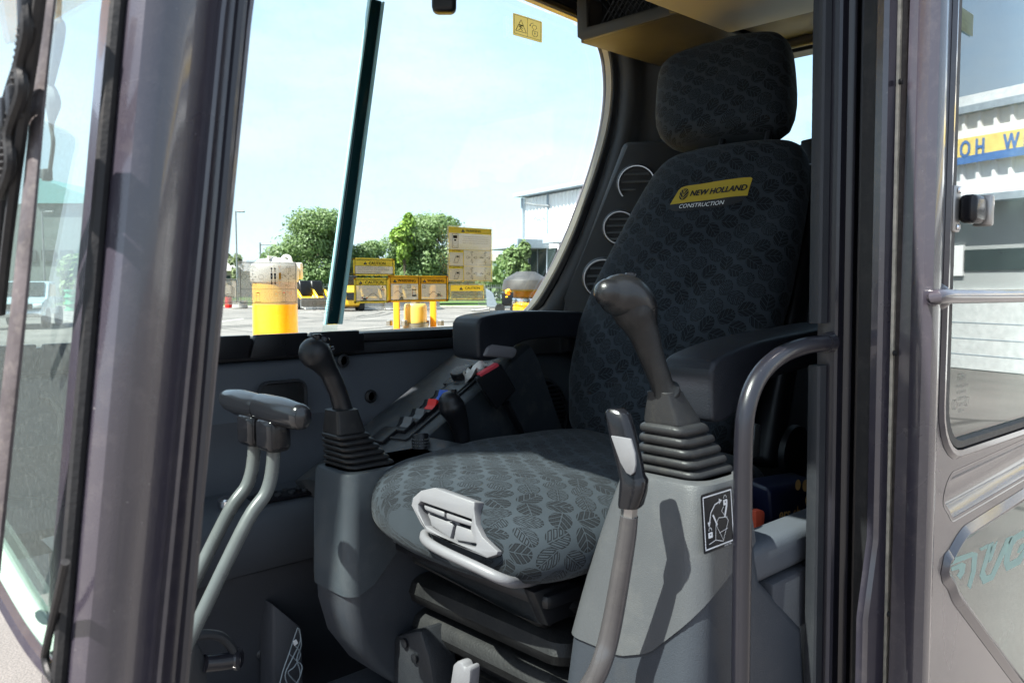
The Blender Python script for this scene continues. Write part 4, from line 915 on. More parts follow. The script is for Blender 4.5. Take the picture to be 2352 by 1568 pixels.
hole2 = [(T0[0] + .02, T0[1] + .006), T0, (T4[0] + .008, T0[1] - .015), T4, (T3[0] - .004, T3[1] + .012), (T3[0] + .012, T3[1] - .008), T2, (T2[0] + .15, T2[1] - .22), (1.74, T2[1] - .22), (1.74, T0[1] + .02)][::-1]
sB = [D(2178, 1098), D(2352, 1028), D(2352, 1122), D(2183, 1192)]
slot = [(sB[0][0] + .012, sB[0][1]), (sB[0][0] - .002, sB[0][1] - .01), (sB[0][0] - .012, (sB[0][1] + sB[3][1]) / 2), (sB[3][0] - .004, sB[3][1] + .012), (sB[3][0] + .008, sB[3][1]), (1.72, sB[3][1] + .012), (1.735, sB[3][1] + .03), (1.72, sB[0][1] + .008)]
g0 = [D(2100, 1568), D(2122, 1490), D(2150, 1530), D(2240, 1640)]
def roundpoly(P, r, n=5):
    out = []
    for i in range(len(P)):
        a, b, c = V(P[i - 1]), V(P[i]), V(P[(i + 1) % len(P)]); u, w_ = (a - b), (c - b); k = min(r, u.length * .45, w_.length * .45); p, q = b + u.normalized() * k, b + w_.normalized() * k
        for j in range(n + 1): t = j / n; out.append(tuple(p * (1 - t) ** 2 + b * 2 * t * (1 - t) + q * t * t))
    return out
hole2 = roundpoly(hole2, .014); slot = roundpoly(slot, .012)
def edge_roll(name, outline, y0, prof, mt, closed=True, cap=False):
    """a strip that follows an outline: prof = [(inset, depth)]"""
    n = len(outline); rg = []
    ctr = V((sum(p[0] for p in outline) / n, sum(p[1] for p in outline) / n))
    area = sum(outline[i][0] * outline[(i + 1) % n][1] - outline[(i + 1) % n][0] * outline[i][1] for i in range(n)); sg = 1 if area > 0 else -1
    for off, dep in prof:
        r_ = []
        for i in range(n):
            a, b, c = V(outline[i - 1]), V(outline[i]), V(outline[(i + 1) % n]); d = ((b - a).normalized() + (c - b).normalized()); d = d.normalized(); q = V((-d.y, d.x)) * sg; r_.append(V((b.x + q.x * off, y0 + dep, b.y + q.y * off)))
        rg.append(r_)
    bm = loft(rg, False)
    if cap: bm.verts.ensure_lookup_table(); bm.faces.new(bm.verts[-n:])
    return obj(name, bm, mt, door, 50)
obj('door_panel', plate([(.992, -.95), (1.85, -.95), (1.85, .68), (.992, .68)], [hole1, hole2, slot], dm, .022, .0), PAINT, door, smooth=False)
edge_roll('window_bead', hole1, DY, [(-.010, -.0005), (-.005, -.005), (.002, -.004), (.004, .004)], PAINT)
edge_roll('window_seal', hole1, DY, [(.004, .002), (.005, -.003), (.014, -.004), (.016, .006)], pmat('ribbed_seal', (.06, .058, .055), .6, var=.3, vs=60, bump=.6, bs=300, dust=.3, ds=90))
edge_roll('window_bead', hole2, DY, [(-.022, -.0005), (-.012, -.007), (-.004, -.004), (.002, .006), (.004, .012)], PAINT)
edge_roll('stamped_groove', slot, DY, [(-.006, -.0004), (.0, .001), (.010, .012), (.015, .014), (.03, .0145)], PAINT, cap=True)
GD = glass('door_glass', (.50, .62, .60), .11, .05, 100, (.4, .4, .38), veil=.015, groug=.012)
obj('door_window', box2((1.05, DY + .004, bl - .01), (1.80, DY + .009, .62)), GD, door, smooth=False)
obj('lower_door_window', prism([dm(x, z, .012) for x, z in hole2], (0, .005, 0)), GD, door, smooth=False)
# frame nose: the rolled hinge-side edge of the door
obj('door_edge', loft([[V((x + LEAN * h * .8, y, h)) for x, y in [(.986, .378), (.984, .372), (.984, .364), (.990, .356), (1.000, .353), (1.012, .355), (1.020, .361), (1.025, .3685), (1.025, .378)]] for h in (-.95, -.4, 0, .3, .68)]), PAINT, door, 30)
hb = [U(2148, 690, Y=.366), U(2146, 684, Y=.345), U(2162, 681, Y=.338), U(2210, 681, Y=.337), U(2352, 680, Y=.337), U(2352, 680, Y=.337) + V((.33, 0, 0))]
obj('handle_bar', tube(hb, .0082, 14, dome=True), PAINT, door); obj('handle_mount', lathe([(.017, -.002), (.016, -.008), (.012, -.014), (.008, -.018)], U(2145, 682, Y=.37), (0, 1, 0), 20), PAINT, door)
# sliding pane latch on the glass
p = U(2196, 480, Y=.366)
obj('latch_plate', box(p, (.020, .004, .056), .004, 2), STEEL, door); obj('latch_body', box(p + V((.022, -.012, 0)), (.042, .020, .034), .006, 3), BLKG, door); obj('latch_lever', box(p + V((.052, -.014, .0)), (.012, .022, .038), .003, 2), STEEL, door); obj('latch_lever', box(p + V((.067, -.013, .0)), (.014, .016, .036), .004, 2), BLKG, door)
for s in (-1, 1): obj('latch_screw', lathe([(.004, -.003), (.003, -.005), (.001, -.005)], p + V((0, 0, s * .022)), (0, 1, 0), 10), CHR, door)
# outlined mirrored lettering on the lower glass (read from outside)
LTM = film('mint_film', (.55, .78, .70), .97, pebble=0)
lp = Print(lambda a, b, l: U(1809 + a * .3593, 1005 + b * .3593, Y=DY + .0117))
for gl_ in ([(1040, 775), (1180, 728), (1215, 735), (1205, 850), (1170, 965), (1150, 945), (1175, 850), (1180, 760), (1150, 772), (1042, 815)],
            [(1045, 828), (1115, 795), (1140, 805), (1132, 860), (1105, 905), (1082, 880), (1100, 850), (1095, 838), (1050, 852)],
            [(1285, 680), (1320, 662), (1262, 850), (1272, 880), (1300, 870), (1330, 800), (1400, 640), (1440, 625), (1350, 830), (1315, 905), (1250, 935), (1228, 880)],
            [(1225, 708), (1282, 678), (1276, 705), (1238, 722)], [(1300, 700), (1345, 655), (1305, 780), (1285, 800)],
            [(1530, 575), (1430, 635), (1395, 700), (1382, 800), (1400, 852), (1490, 805), (1525, 735), (1525, 690), (1470, 765), (1422, 792), (1420, 770), (1442, 690), (1470, 652), (1530, 625)],
            [(1530, 660), (1488, 685), (1466, 735), (1480, 738), (1530, 685)]):
    lp.poly('m', gl_, 1)
lp.done(door, {'m': ('lettering', LTM)})
# glass maker's mark, mirrored
mk = Print(lambda a, b, l: V((a, DY + .0035 - l * .0003, b)))
mx_, mz_ = D(2216, 865)
mk.text('k', 'HCE', mx_, mz_, .012, mirror=True)
for i in range(5): mk.text('k', ('DOT-459 M3M1', '43R-017269', 'TEMPERED', 'KSL2007', 'AS2')[i], mx_ + .002, mz_ - .012 - .008 * i, .006, mirror=True)
for i in range(2): mk.circ('k', mx_ - .022 + .044 * i, mz_ - .034, .006, .001)
mk.done(door, {'k': ('glass_marking', film('etch_grey', (.25, .25, .25), .6, pebble=0))})
# ================================================================== operator's seat
FAB = leaf_fabric('leaf_fabric', (.026, .0325, .040), (.0072, .0085, .0105))
seat = thing('operator_seat', 'high-backed operator seat in grey cloth printed with dark leaves', 'operator seat', V((.93, .86, -.75)))
wax = V((.47, 0, 1)).normalized(); nf = V((-1, 0, .47)).normalized()
YA = V((0, 1, 0)); PL = (V((1.25, 0, 0)), V((1, 0, -.47)))
BK = [(-.33, .96, .82, .6), (-.32, .99, .79, .8), (-.29, 1.03, .765, .95), (-.247, 1.08, .742, 1), (-.165, 1.118, .72, 1), (-.06, 1.136, .706, 1), (.02, 1.126, .704, 1), (.082, 1.110, .708, 1), (.15, 1.090, .714, 1), (.20, 1.074, .720, .98), (.235, 1.062, .728, .92), (.262, 1.047, .738, .8), (.278, 1.027, .752, .62), (.287, .995, .785, .3)]
def bint(h):
    for a, b in zip(BK, BK[1:]):
        if h <= b[0]:
            k = max(0, (h - a[0]) / (b[0] - a[0])); return [a[i] + (b[i] - a[i]) * k for i in range(1, 4)]
    return list(BK[-1][1:])
def fold(y, h):
    f = 0
    e = (y - .70) * 8
    f += .0125 * math.sin(24 * (h + 1.1 * (y - .71)) + 2 * mnoise.noise(V((y * 6, h * 6, 1)))) * math.exp(-((y - .76) / .075) ** 2) * (1 if h < .12 else max(0, 1 - (h - .12) / .1))
    f += .008 * mnoise.noise(V((y * 7, h * 5, 4))) + .0025 * mnoise.noise(V((y * 18, h * 14, 9)))
    f -= .016 * math.exp(-((h + .13 + .25 * (y - .9)) / .035) ** 2) * (1 if y < 1.0 else .4)
    return f
TH = .058
def bsurf(y, h, o=0.):
    f, n_, s = bint(h); c = (f + n_) / 2; w_ = (f - n_) / 2; q = min(.999, abs((y - c) / w_)); d = (1 - q ** 2.9) ** (1 / 2.9) * TH * s
    return V((1.25 + .47 * h, 0, h)) - nf * TH + V((0, y, 0)) + nf * (d + o + fold(y, h) * s * (1 - q ** 4))
rings = []
hs = [-.33 + i * .0125 for i in range(46)] + [.24, .25, .259, .267, .274, .280, .285]
for h in [x for x in hs if x < .238] + hs[-7:]:
    f, n_, s = bint(h); c = V((1.25 + .47 * h, (f + n_) / 2, h)) - nf * TH; r_ = superring(c, YA, nf, (f - n_) / 2, TH * s, 2.9, 96)
    r_ = [p + nf * (fold(p.y, h) * s * max(0, (p - c).dot(nf) / (TH * max(s, .1))) ** 1.0 * (1 - min(1, abs(p.y - c.y) / ((f - n_) / 2)) ** 4)) for p in r_]
    rings.append(r_)
obj('backrest', loft(rings, True, uv_of(rings)), FAB, seat, 60)
# head restraint
rings = []
for h, w_, s in ((.284, .085, .3), (.287, .105, .55), (.294, .124, .8), (.306, .137, .95), (.328, .146, 1), (.355, .150, 1.02), (.38, .151, 1.03), (.41, .151, 1.0), (.435, .150, .96), (.458, .148, .9), (.477, .143, .8), (.490, .132, .65), (.499, .112, .45), (.503, .075, .25)):
    c = V((1.27 + .47 * h, .957 + (h - .39) * .31, h + .018)) - nf * .045; r_ = superring(c, YA, nf, w_ + .005, .056 * s, 2.9, 72)
    rings.append([p + wax * ((p.y - .942) * .0 - .15 * (p.y - .942) ** 2) + nf * (.003 * mnoise.noise(p * 11)) for p in r_])
obj('headrest', loft(rings, True, uv_of(rings, .02)), FAB, seat, 60)
for y in (.82, .92): obj('headrest_post', tube([V((1.41, y, .20)), V((1.45, y, .32))], .007, 8, 1), BLK, seat)
obj('back_shell', prism([V((1.23, 0, -.30)) + V((.02, .70, 0)), V((1.26, 1.06, -.30)), V((1.47, 1.02, .23)), V((1.47, .73, .23))], (.05, 0, -.02), .015, 3), BLK, seat)
# cushion
CU = [(.648, .10, -.322, .022), (.652, .135, -.320, .036), (.662, .165, -.318, .048), (.680, .190, -.315, .057), (.705, .207, -.313, .062), (.74, .219, -.310, .064), (.80, .228, -.307, .064), (.87, .233, -.305, .062), (.95, .236, -.304, .060), (1.03, .236, -.305, .058), (1.10, .232, -.307, .056), (1.16, .222, -.31, .05), (1.18, .20, -.312, .035)]
CUs = catmull([tuple(c) for c in CU], 4); rings = []
for x, w_, zc, hz in CUs:
    yc = .838 + .038 * (x - .66) / .5; c = V((x, yc, zc)); r_ = superring(c, YA, UPZ, w_, hz, 2.5, 96)
    o = []
    for p in r_:
        q = (p.y - yc) / w_; up_ = max(0, (p.z - zc) / hz)
        dz = -.016 * up_ * math.exp(-(q / .55) ** 2) * min(1, max(0, (x - .72) / .12)) + up_ * (.004 * mnoise.noise(V((p.x * 9, p.y * 9, 2))) + .0015 * math.sin(p.y * 90 + 4 * p.x) * math.exp(-((x - .93) / .1) ** 2))
        o.append(p + V((0, 0, dz)))
    rings.append(o)
obj('cushion', loft(rings, True, uv_of(rings, .01)), FAB, seat, 60)
obj('seat_pan', prism([V((.70, .68, -.375)), V((.70, 1.02, -.375)), V((1.15, 1.05, -.375)), V((1.15, .67, -.375))], (0, 0, -.02), .008), BLK, seat)
# pale adjuster console on the cushion front
ap = (V((.618, .85, -.30)), V((-1, -.20, .28)).normalized()); A_ = lambda x, y: U(x, y, pl=ap)
fo = [(944, 1160), (948, 1142), (966, 1126), (997, 1119), (1090, 1152), (1089, 1168), (1093, 1203), (1108, 1232), (1144, 1266), (1140, 1274), (1118, 1281), (1050, 1254), (980, 1221), (966, 1203)]
fi = [(960, 1158), (966, 1151), (1083, 1192), (1080, 1215), (1094, 1250), (1090, 1257), (1035, 1243), (976, 1206), (961, 1172)]
fo3 = [A_(*p) for p in fo]; fi3 = [A_(*p) for p in fi]
ex = (A_(1090, 1190) - A_(980, 1150)).normalized(); ex, ez, _ = frame(ex, ap[1]); ey = ap[1].cross(ex).normalized()
def to2(p): d = p - ap[0]; return (d.dot(ex), d.dot(ey))
def fr2(u, v, d): return ap[0] + ex * u + ey * v + ap[1] * (-d)
obj('adjuster_frame', plate([to2(p) for p in fo3], [[to2(p) for p in fi3]], fr2, .022, .0025, 2), PALE, seat, 30)
obj('adjuster_well', prism([p - ap[1] * .016 for p in fi3], -ap[1] * .006), PALE, seat)
for pts, nm in (([(967, 1157), (1016, 1174), (1016, 1188), (970, 1170)], 'adjuster_bar'), ([(1019, 1175), (1081, 1197), (1079, 1209), (1019, 1190)], 'adjuster_bar'), ([(972, 1178), (1026, 1199), (1030, 1206), (1022, 1237), (978, 1206)], 'adjuster_paddle'), ([(1036, 1203), (1076, 1217), (1090, 1249), (1034, 1240), (1032, 1222)], 'adjuster_paddle')):
    P3 = [A_(*p) - ap[1] * (.004 if 'bar' in nm else .010) for p in pts]; obj(nm, prism(P3, -ap[1] * .010, .0025, 2), PALE, seat, 30)
obj('bail_handle', tube([U(976, 1226, X=.645), U(978, 1240, X=.63), U(1010, 1262, X=.62), U(1090, 1300, X=.625), U(1160, 1332, X=.64), U(1200, 1337, X=.68), U(1265, 1325, X=.75)], .0066, 12, dome=True), PALE, seat)
obj('slide_lever', tube([U(912, 1236, X=.70), U(935, 1224, X=.71), U(962, 1212, X=.73), U(985, 1205, X=.76)], [.007, .0075, .0065, .006], 10, dome=True), MIDG, seat)
# rubber-skirted suspension
def slab(z0, z1, hx, hy, r, name, mt, cx=.93, cy=.85):
    rg = []
    zm_ = (z0 + z1) / 2; ht = (z1 - z0) / 2
    for a in (-90, -70, -40, 0, 40, 70, 90):
        k = ht * (1 - math.cos(R(a))); rg.append([V((cx + p[0], cy + p[1], zm_ + ht * math.sin(R(a)))) for p in rrect(2 * (hx - k), 2 * (hy - k), r, 5)])
    return obj(name, loft(rg), mt, seat)
DUSTB = pmat('dusty_black_rubber', (.0085, .0085, .009), .6, var=.3, vs=14, bump=.5, bs=260, dust=.35, ds=24, dustcol=(.06, .055, .045))
slab(-.425, -.385, .195, .165, .03, 'boot_fold', DUSTB); slab(-.447, -.415, .16, .13, .03, 'boot_core', RUB)
slab(-.485, -.44, .205, .175, .03, 'boot_fold', DUSTB); slab(-.50, -.475, .165, .135, .03, 'boot_core', RUB)
slab(-.535, -.495, .20, .17, .03, 'boot_fold', DUSTB); slab(-.56, -.53, .17, .14, .03, 'boot_core', RUB); slab(-.60, -.555, .205, .175, .03, 'boot_fold', DUSTB)
obj('boot_top', prism([V((.745, .70, -.385)), V((.745, 1.0, -.385)), V((1.1, 1.0, -.375)), V((1.1, .70, -.375))], (0, 0, .012), .004), DUSTB, seat)
obj('front_apron', prism([U(940, 1262, X=.72), U(985, 1228, X=.73), U(1190, 1330, X=.73), U(1250, 1430, X=.735), U(1235, 1440, X=.73), U(1180, 1410, X=.715), U(945, 1290, X=.705)], (.02, 0, -.01), .005), DUSTB, seat)
obj('side_bracket', prism([U(1225, 1360, Y=.69), U(1300, 1335, Y=.69), U(1345, 1350, Y=.69), U(1350, 1400, Y=.69), U(1260, 1440, Y=.69)], (0, .02, 0), .004), BLK, seat)
obj('slide_rail', box2((.70, .70, -.655), (1.2, .735, -.605), .006), DUSTB, seat); obj('slide_rail', box2((.70, .98, -.655), (1.2, 1.015, -.605), .006), DUSTB, seat)
obj('pedestal', box2((.72, .70, -.75), (1.18, 1.01, -.655), .01), TRIM, seat)
obj('front_bracket', prism([U(892, 1462, X=.70), U(965, 1445, X=.70), U(985, 1510, X=.70), U(1000, 1600, X=.70), U(905, 1600, X=.70)], (.05, 0, 0), .008, 2), TRIM, seat)
for px, py in ((932, 1475), (955, 1510)): obj('bracket_bolt', lathe([(.007, 0), (.007, -.004), (.001, -.005)], U(px, py, X=.70), (1, 0, 0), 12), BLK, seat)
obj('pale_clip', prism([U(1034, 1568, X=.66), U(1040, 1526, X=.66), U(1050, 1517, X=.66), U(1060, 1522, X=.66), U(1066, 1535, X=.66), U(1074, 1528, X=.66), U(1080, 1536, X=.66), U(1076, 1600, X=.66), U(1036, 1600, X=.66)], (.018, 0, 0), .003), PALE, seat)
# arm rests
def armrest(x, y, h, L, wd, slope, lever):
    pr = [(0, -.018), (.004, -.008), (.014, 0), (.05, .006), (.12, .011), (.24, .010), (L, .004), (L, -.040), (.2, -.042), (.13, -.045), (.095, -.055), (.06, -.074), (.03, -.080), (.008, -.076), (.002, -.065)]
    obj('armrest_pad', prism([V((x + a, y, h + b + slope * a)) for a, b in catmull(pr, 3, True)], (0, wd, 0), .010, 3, 50), pmat('soft_black_armrest', (.012, .0135, .018), .42, var=.15, bump=.6, bs=600), seat, 50)
    obj('armrest_hinge', box(V((x + L - .02, y + wd / 2, h - .04 + slope * L)), (.09, .03, .07), .01), BLK, seat)
armrest(.975, 1.125, -.058, .33, .075, -.02, 0)
armrest(.862, .562, -.092, .40, .075, .07, 1)
obj('armrest_lever', prism([U(1112, 818, Y=1.12), U(1122, 796, Y=1.12), U(1135, 791, Y=1.12), U(1183, 797, Y=1.12), U(1190, 803, Y=1.12), U(1186, 818, Y=1.12), U(1178, 824, Y=1.12), U(1130, 820, Y=1.12)], (0, .05, 0), .005, 3), PALE, seat)
obj('armrest_lever', prism([U(1640, 930, Y=.575), U(1655, 905, Y=.575), U(1670, 892, Y=.575), U(1712, 886, Y=.575), U(1712, 912, Y=.575), U(1668, 925, Y=.575)], (0, .04, 0), .004, 3), PALE, seat)
# woven badge on the backrest
cl = U(1633, 447, pl=PL)
def lg(a, b, l):
    a *= .86; b *= .95; ca, sa = math.cos(.03), math.sin(.03); a, b = a * ca - b * sa, a * sa + b * ca
    return bsurf(cl.y - a, cl.z + b * .905, .0012 + l * .0004)
lp = Print(lg)
def dense(pts, st=.008):
    out = []
    for a, b in zip(pts, pts[1:] + pts[:1]):
        a, b = V(a), V(b); n = max(1, int((b - a).length / st)); out += [tuple(a + (b - a) * i / n) for i in range(n)]
    return out
def gridpoly(key, top, bot, lay, n=24):
    bm = lp.g(key)
    def at(c, t): 
        t = t * (len(c) - 1); i = min(int(t), len(c) - 2); f = t - i; return (c[i][0] + (c[i + 1][0] - c[i][0]) * f, c[i][1] + (c[i + 1][1] - c[i][1]) * f)
    rows = [[bm.verts.new(lg(*[at(top, i / n)[k] * (1 - q) + at(bot, i / n)[k] * q for k in (0, 1)], lay)) for i in range(n + 1)] for q in (0, .25, .5, .75, 1)]
    for r0, r1 in zip(rows, rows[1:]):
        for i in range(n): bm.faces.new((r0[i], r0[i + 1], r1[i + 1], r1[i]))
gridpoly('y', [(-.088, .019), (-.082, .0245), (-.07, .027), (.07, .030), (.086, .0295), (.0905, .026)], [(-.1, -.0135), (-.08, -.0132), (-.05, -.012), (.04, -.010), (.07, -.0095), (.087, -.009)], 1)
gridpoly('k', [(-.1, -.0135), (-.08, -.0132), (-.05, -.012), (.04, -.010), (.07, -.0095), (.087, -.009)], [(-.098, -.024), (-.088, -.0295), (-.05, -.0315), (.03, -.029), (.06, -.026), (.078, -.019)], 1)
ell = [(-.070 + .0115 * math.cos(i * math.pi / 12), .0075 + .0135 * math.sin(i * math.pi / 12)) for i in range(24)]
lp.poly('k', ell, 2.5)
for ln in ([(-.070, -.007), (-.070, .021)], [(-.070, -.004), (-.081, .007)], [(-.070, -.004), (-.059, .007)], [(-.070, .003), (-.079, .015)], [(-.070, .003), (-.061, .015)], [(-.070, .010), (-.075, .020)], [(-.070, .010), (-.065, .020)]): lp.line('y', ln, .0012, 4)
lp.text('k', 'NEW HOLLAND', .016, .0075, .0175, 3, shear=.18, bold=.0009, width=.135)
lp.text('w', 'CONSTRUCTION', -.018, -.0205, .0125, 3, shear=.15, width=.110)
lp.done(seat, {'y': ('badge', pmat('woven_yellow', (.42, .30, .03), .8, var=.05, bump=.4, bs=1500)), 'k': ('badge_print', INK), 'w': ('badge_lettering', WHT)})

# ================================================================== consoles
def shell(secs, inset=0., r=.018):
    rg = []
    for h, x0, x1, y0, y1 in secs:
        x0 += inset; x1 -= inset; y0 += inset; y1 -= inset
        rg.append([V(((x0 + x1) / 2 + a, (y0 + y1) / 2 + b, h)) for a, b in rrect(x1 - x0, y1 - y0, min(r, (x1 - x0) / 2.1, (y1 - y0) / 2.1), 6)])
    return loft(rg)
def top_round(secs, k=.006):
    h, x0, x1, y0, y1 = secs[0]
    return [(h, x0 + k, x1 - k, y0 + k, y1 - k), (h - k * .3, x0 + k * .3, x1 - k * .3, y0 + k * .3, y1 - k * .3)] + [(h - k, x0, x1, y0, y1)] + secs[1:]
ncons = thing('control_console', 'near pale grey control console with lock diagram, bathed in sun', 'control console', V((.80, .55, -.75)))
ns = top_round([(-.212, .735, .838, .487, .610), (-.27, .725, .845, .480, .624), (-.34, .712, .856, .474, .642), (-.42, .700, .872, .470, .658), (-.50, .697, .95, .470, .668), (-.58, .70, .95, .472, .668), (-.75, .72, .95, .48, .66)], .008)
up_ = shell(ns, 0, .026); cutmesh(up_, V((.7, .5, -.412)), V((0, 0, -1))); cutmesh(up_, V((.70, .522, -.39)), V((.00172, -.00358, -.0038)).normalized())
for n_, o_ in (((.17, -.354, -.92), .0085), ((.09, -.19, -.978), .0055), ((.245, -.515, -.822), .0055)): n_ = V(n_).normalized(); cutmesh(up_, V((.70, .545, -.412)) - n_ * o_, n_)
obj('upper_cover', up_, CONS, ncons, 40)
lo_ = shell(ns[:-4] + [(-.42, .7, .95, .47, .658), (-.5, .697, .96, .468, .668), (-.58, .70, .96, .472, .668), (-.75, .72, .96, .48, .66)], .003, .026); obj('lower_cover', lo_, CONSD, ncons, 40)
obj('rear_housing', box2((.82, .482, -.345), (1.32, .532, -.298), .012, 3), PANEL, ncons); obj('rear_lower_housing', box2((.87, .478, -.75), (1.32, .65, -.348), .006, 2), PANELD, ncons)
obj('floor_cable', tube([U(1790, 1575, Y=.50), U(1830, 1540, Y=.52), U(1875, 1520, Y=.54)], .005, 8), MIDG, ncons)

fcons = thing('control_console', 'far slate grey console with switch row, knob and stub lever', 'control console', V((.72, 1.05, -.75)))
fs = top_round([(-.268, .622, .86, .998, 1.102), (-.33, .620, .88, .995, 1.105), (-.43, .618, .90, .995, 1.105), (-.47, .620, .90, .995, 1.105), (-.52, .632, .90, .995, 1.10), (-.57, .665, .90, .998, 1.095), (-.61, .71, .90, 1.0, 1.09)], .007)
CONS2 = pmat('shaded_console_plastic', (.042, .050, .058), .42, var=.08, vs=6, bump=.35, bs=800, dust=.12, ds=12)  # near console's grey, darkened and blued for the shade on this side
up_ = shell(fs, 0, .02); cutmesh(up_, V((.62, 1, -.446)), V((0, 0, -1))); cutmesh(up_, V((.662, 1.0, -.435)), V((.97, 0, -1)).normalized()); cutmesh(up_, V((.651, 1.0, -.446)) + V((-.38, 0, .92)) * .006, V((.38, 0, -.92)).normalized())
obj('upper_cover', up_, CONS2, fcons, 40); obj('lower_cover', shell(fs, .003, .02), CONSD, fcons, 40)
obj('foot_housing', prism([V((.60, .93, -.75)), V((.60, .93, -.645)), V((.63, .93, -.625)), V((.95, .93, -.625)), V((.95, .93, -.75))], (0, .2, 0), .012, 3), CONSD, fcons)
# sloping switch bank running back along the wall
P0 = U(905, 1010, Y=1.17); P1 = U(1130, 820, Y=1.20); sx_ = (P1 - P0).normalized(); sy_ = (YA - sx_ * YA.dot(sx_)).normalized(); sn_ = sx_.cross(sy_).normalized()
sn_ = sn_ if sn_.z > 0 else -sn_; SP = (P0, sn_); Sp = lambda x, y, o=0.: U(x, y, pl=SP) + sn_ * o
def SQ(u, v, o=0.): return P0 + sx_ * u + sy_ * v + sn_ * o
SIDE = pmat('graphite_console', (.022, .026, .031), .42, var=.1, bump=.4, bs=700, dust=.25, ds=15)
obj('switch_bank', loft([[SQ(u, -.065, -.30), SQ(u, -.068, -.03), SQ(u, -.062, -.004), SQ(u, -.054, .0), SQ(u, .06, .0), SQ(u, .09, .0), SQ(u, .135, -.01), SQ(u, .15, -.3)] for u in (-.13, -.10, -.05, .0, .1, .2, .3, .335)]), SIDE, fcons, 30)
obj('pod_top', prism([SQ(-.10, -.060, .0), SQ(.02, -.060, .0), V((.90, 1.0, -.269)), V((.80, .998, -.269))][::-1], (0, 0, -.01), .002), SIDE, fcons)
obj('switch_frame', loft([[SQ(a + .125, b - .004, o) for a, b in rrect(w1, w2, .006, 3)] for w1, w2, o in ((.250, .060, -.001), (.250, .060, .004), (.244, .054, .005), (.242, .052, .001))], True), TRIM, fcons)
def item(px, py, s, name, mt, b=.003, o=0., rot=0):
    p = Sp(px, py, o + s[2] / 2); return obj(name, box(p, s, b, 2, ax=(sx_, sy_, sn_)), mt, fcons)
item(884, 1003, (.045, .040, .008), 'blank_switch', BLK)
for px, py, m_, nm in ((929, 984, BLK, 'rocker_switch'), (957, 965, BLK, 'rocker_switch'), (985, 943, BLK, 'rocker_switch'), (1010, 922, BLK, 'rocker_switch')):
    p = Sp(px, py); o = obj(nm, prism([p + sx_ * a + sn_ * b - sy_ * .017 for a, b in ((-.016, 0), (-.015, .008), (-.003, .006), (.004, .008), (.014, .016), (.016, 0))], sy_ * .034, .0015, 2), m_, fcons)
    cap = {929: MIDG, 957: MIDG, 985: RED, 1010: BLU}[px]
    obj('switch_cap', prism([p + sx_ * a + sn_ * b - sy_ * .0175 for a, b in ((-.006, .0075), (.004, .0092), (.0135, .0172), (.0155, .010))][::1], sy_ * .022, .0008, 1), cap, o)
item(1040, 898, (.050, .050, .006), 'blank_switch', BLK); item(1066, 868, (.062, .058, .006), 'outlet_plate', BLK)
p = Sp(1064, 866, .006); o = obj('outlet_cap', lathe([(.021, 0), (.021, .010), (.0195, .012), (.001, .012)], p, sn_, 24), BLK, fcons)
pp = Print(lambda a, b, l: p + sx_ * (a * .35 + b) * 1.0 - sy_ * (a * .94) + sn_ * (.0125 + l * .0003))
pp.text('w', 'POWER', 0, .007, .0085); pp.text('w', 'OUTLET', 0, -.001, .0085); pp.text('w', '12V 120W', 0, -.010, .006); pp.done(o, {'w': ('lettering', pmat('dim_white_ink', (.3, .3, .3), .5))})
p = U(966, 1020, Y=1.09); kn = obj('thumb_wheel', lathe([(.014, -.02), (.0145, .014), (.0135, .017), (.010, .0175), (.001, .018)], p, (.1, .25, 1), 28), BLK, fcons)
kk = []
for i in range(22):
    a = i * math.pi / 11
    for j in range(5): kk.append(box(p + V((math.cos(a) * .0145, math.sin(a) * .0145, -.010 + j * .005)), (.0018, .0018, .0018)))
obj('knurl', join(*kk), MIDG, kn, smooth=False).__setitem__('kind', 'stuff')
st_ = thing('stub_lever', 'short black stub lever with a top button beside the red rocker', 'control lever', U(1055, 1005, Y=1.085))
obj('grip', tube([U(1062, 1012, Y=1.085), U(1058, 985, Y=1.085), U(1048, 955, Y=1.085), U(1038, 935, Y=1.085), U(1034, 924, Y=1.085)], [.013, .015, .019, .0225, .020], 16, dome=True), BLK, st_)
obj('top_button', lathe([(.0065, -.01), (.0065, .012), (.005, .014), (.001, .014)], U(1041, 912, Y=1.085), (0, 0, 1), 14), BLKG, st_)
# cabin speaker grille low on the wall behind the console
sp_c = U(1248, 950, Y=1.27); obj('speaker_ring', lathe([(.082, -.012), (.080, .0), (.072, .006), (.070, .002)], sp_c, (0, -1, .1), 36, False), TRIM, cab)
obj('speaker_back', lathe([(.072, -.004), (.001, -.005)], sp_c, (0, -1, .1), 30), RUB, cab)
for i in range(13):
    z = -.06 + i * .010; L = math.sqrt(max(.0, .07 ** 2 - z * z)); obj('speaker_slat', box(sp_c + V((0, -.001, z)), (2 * L, .006, .0045), .001, 1), PANELD, cab)

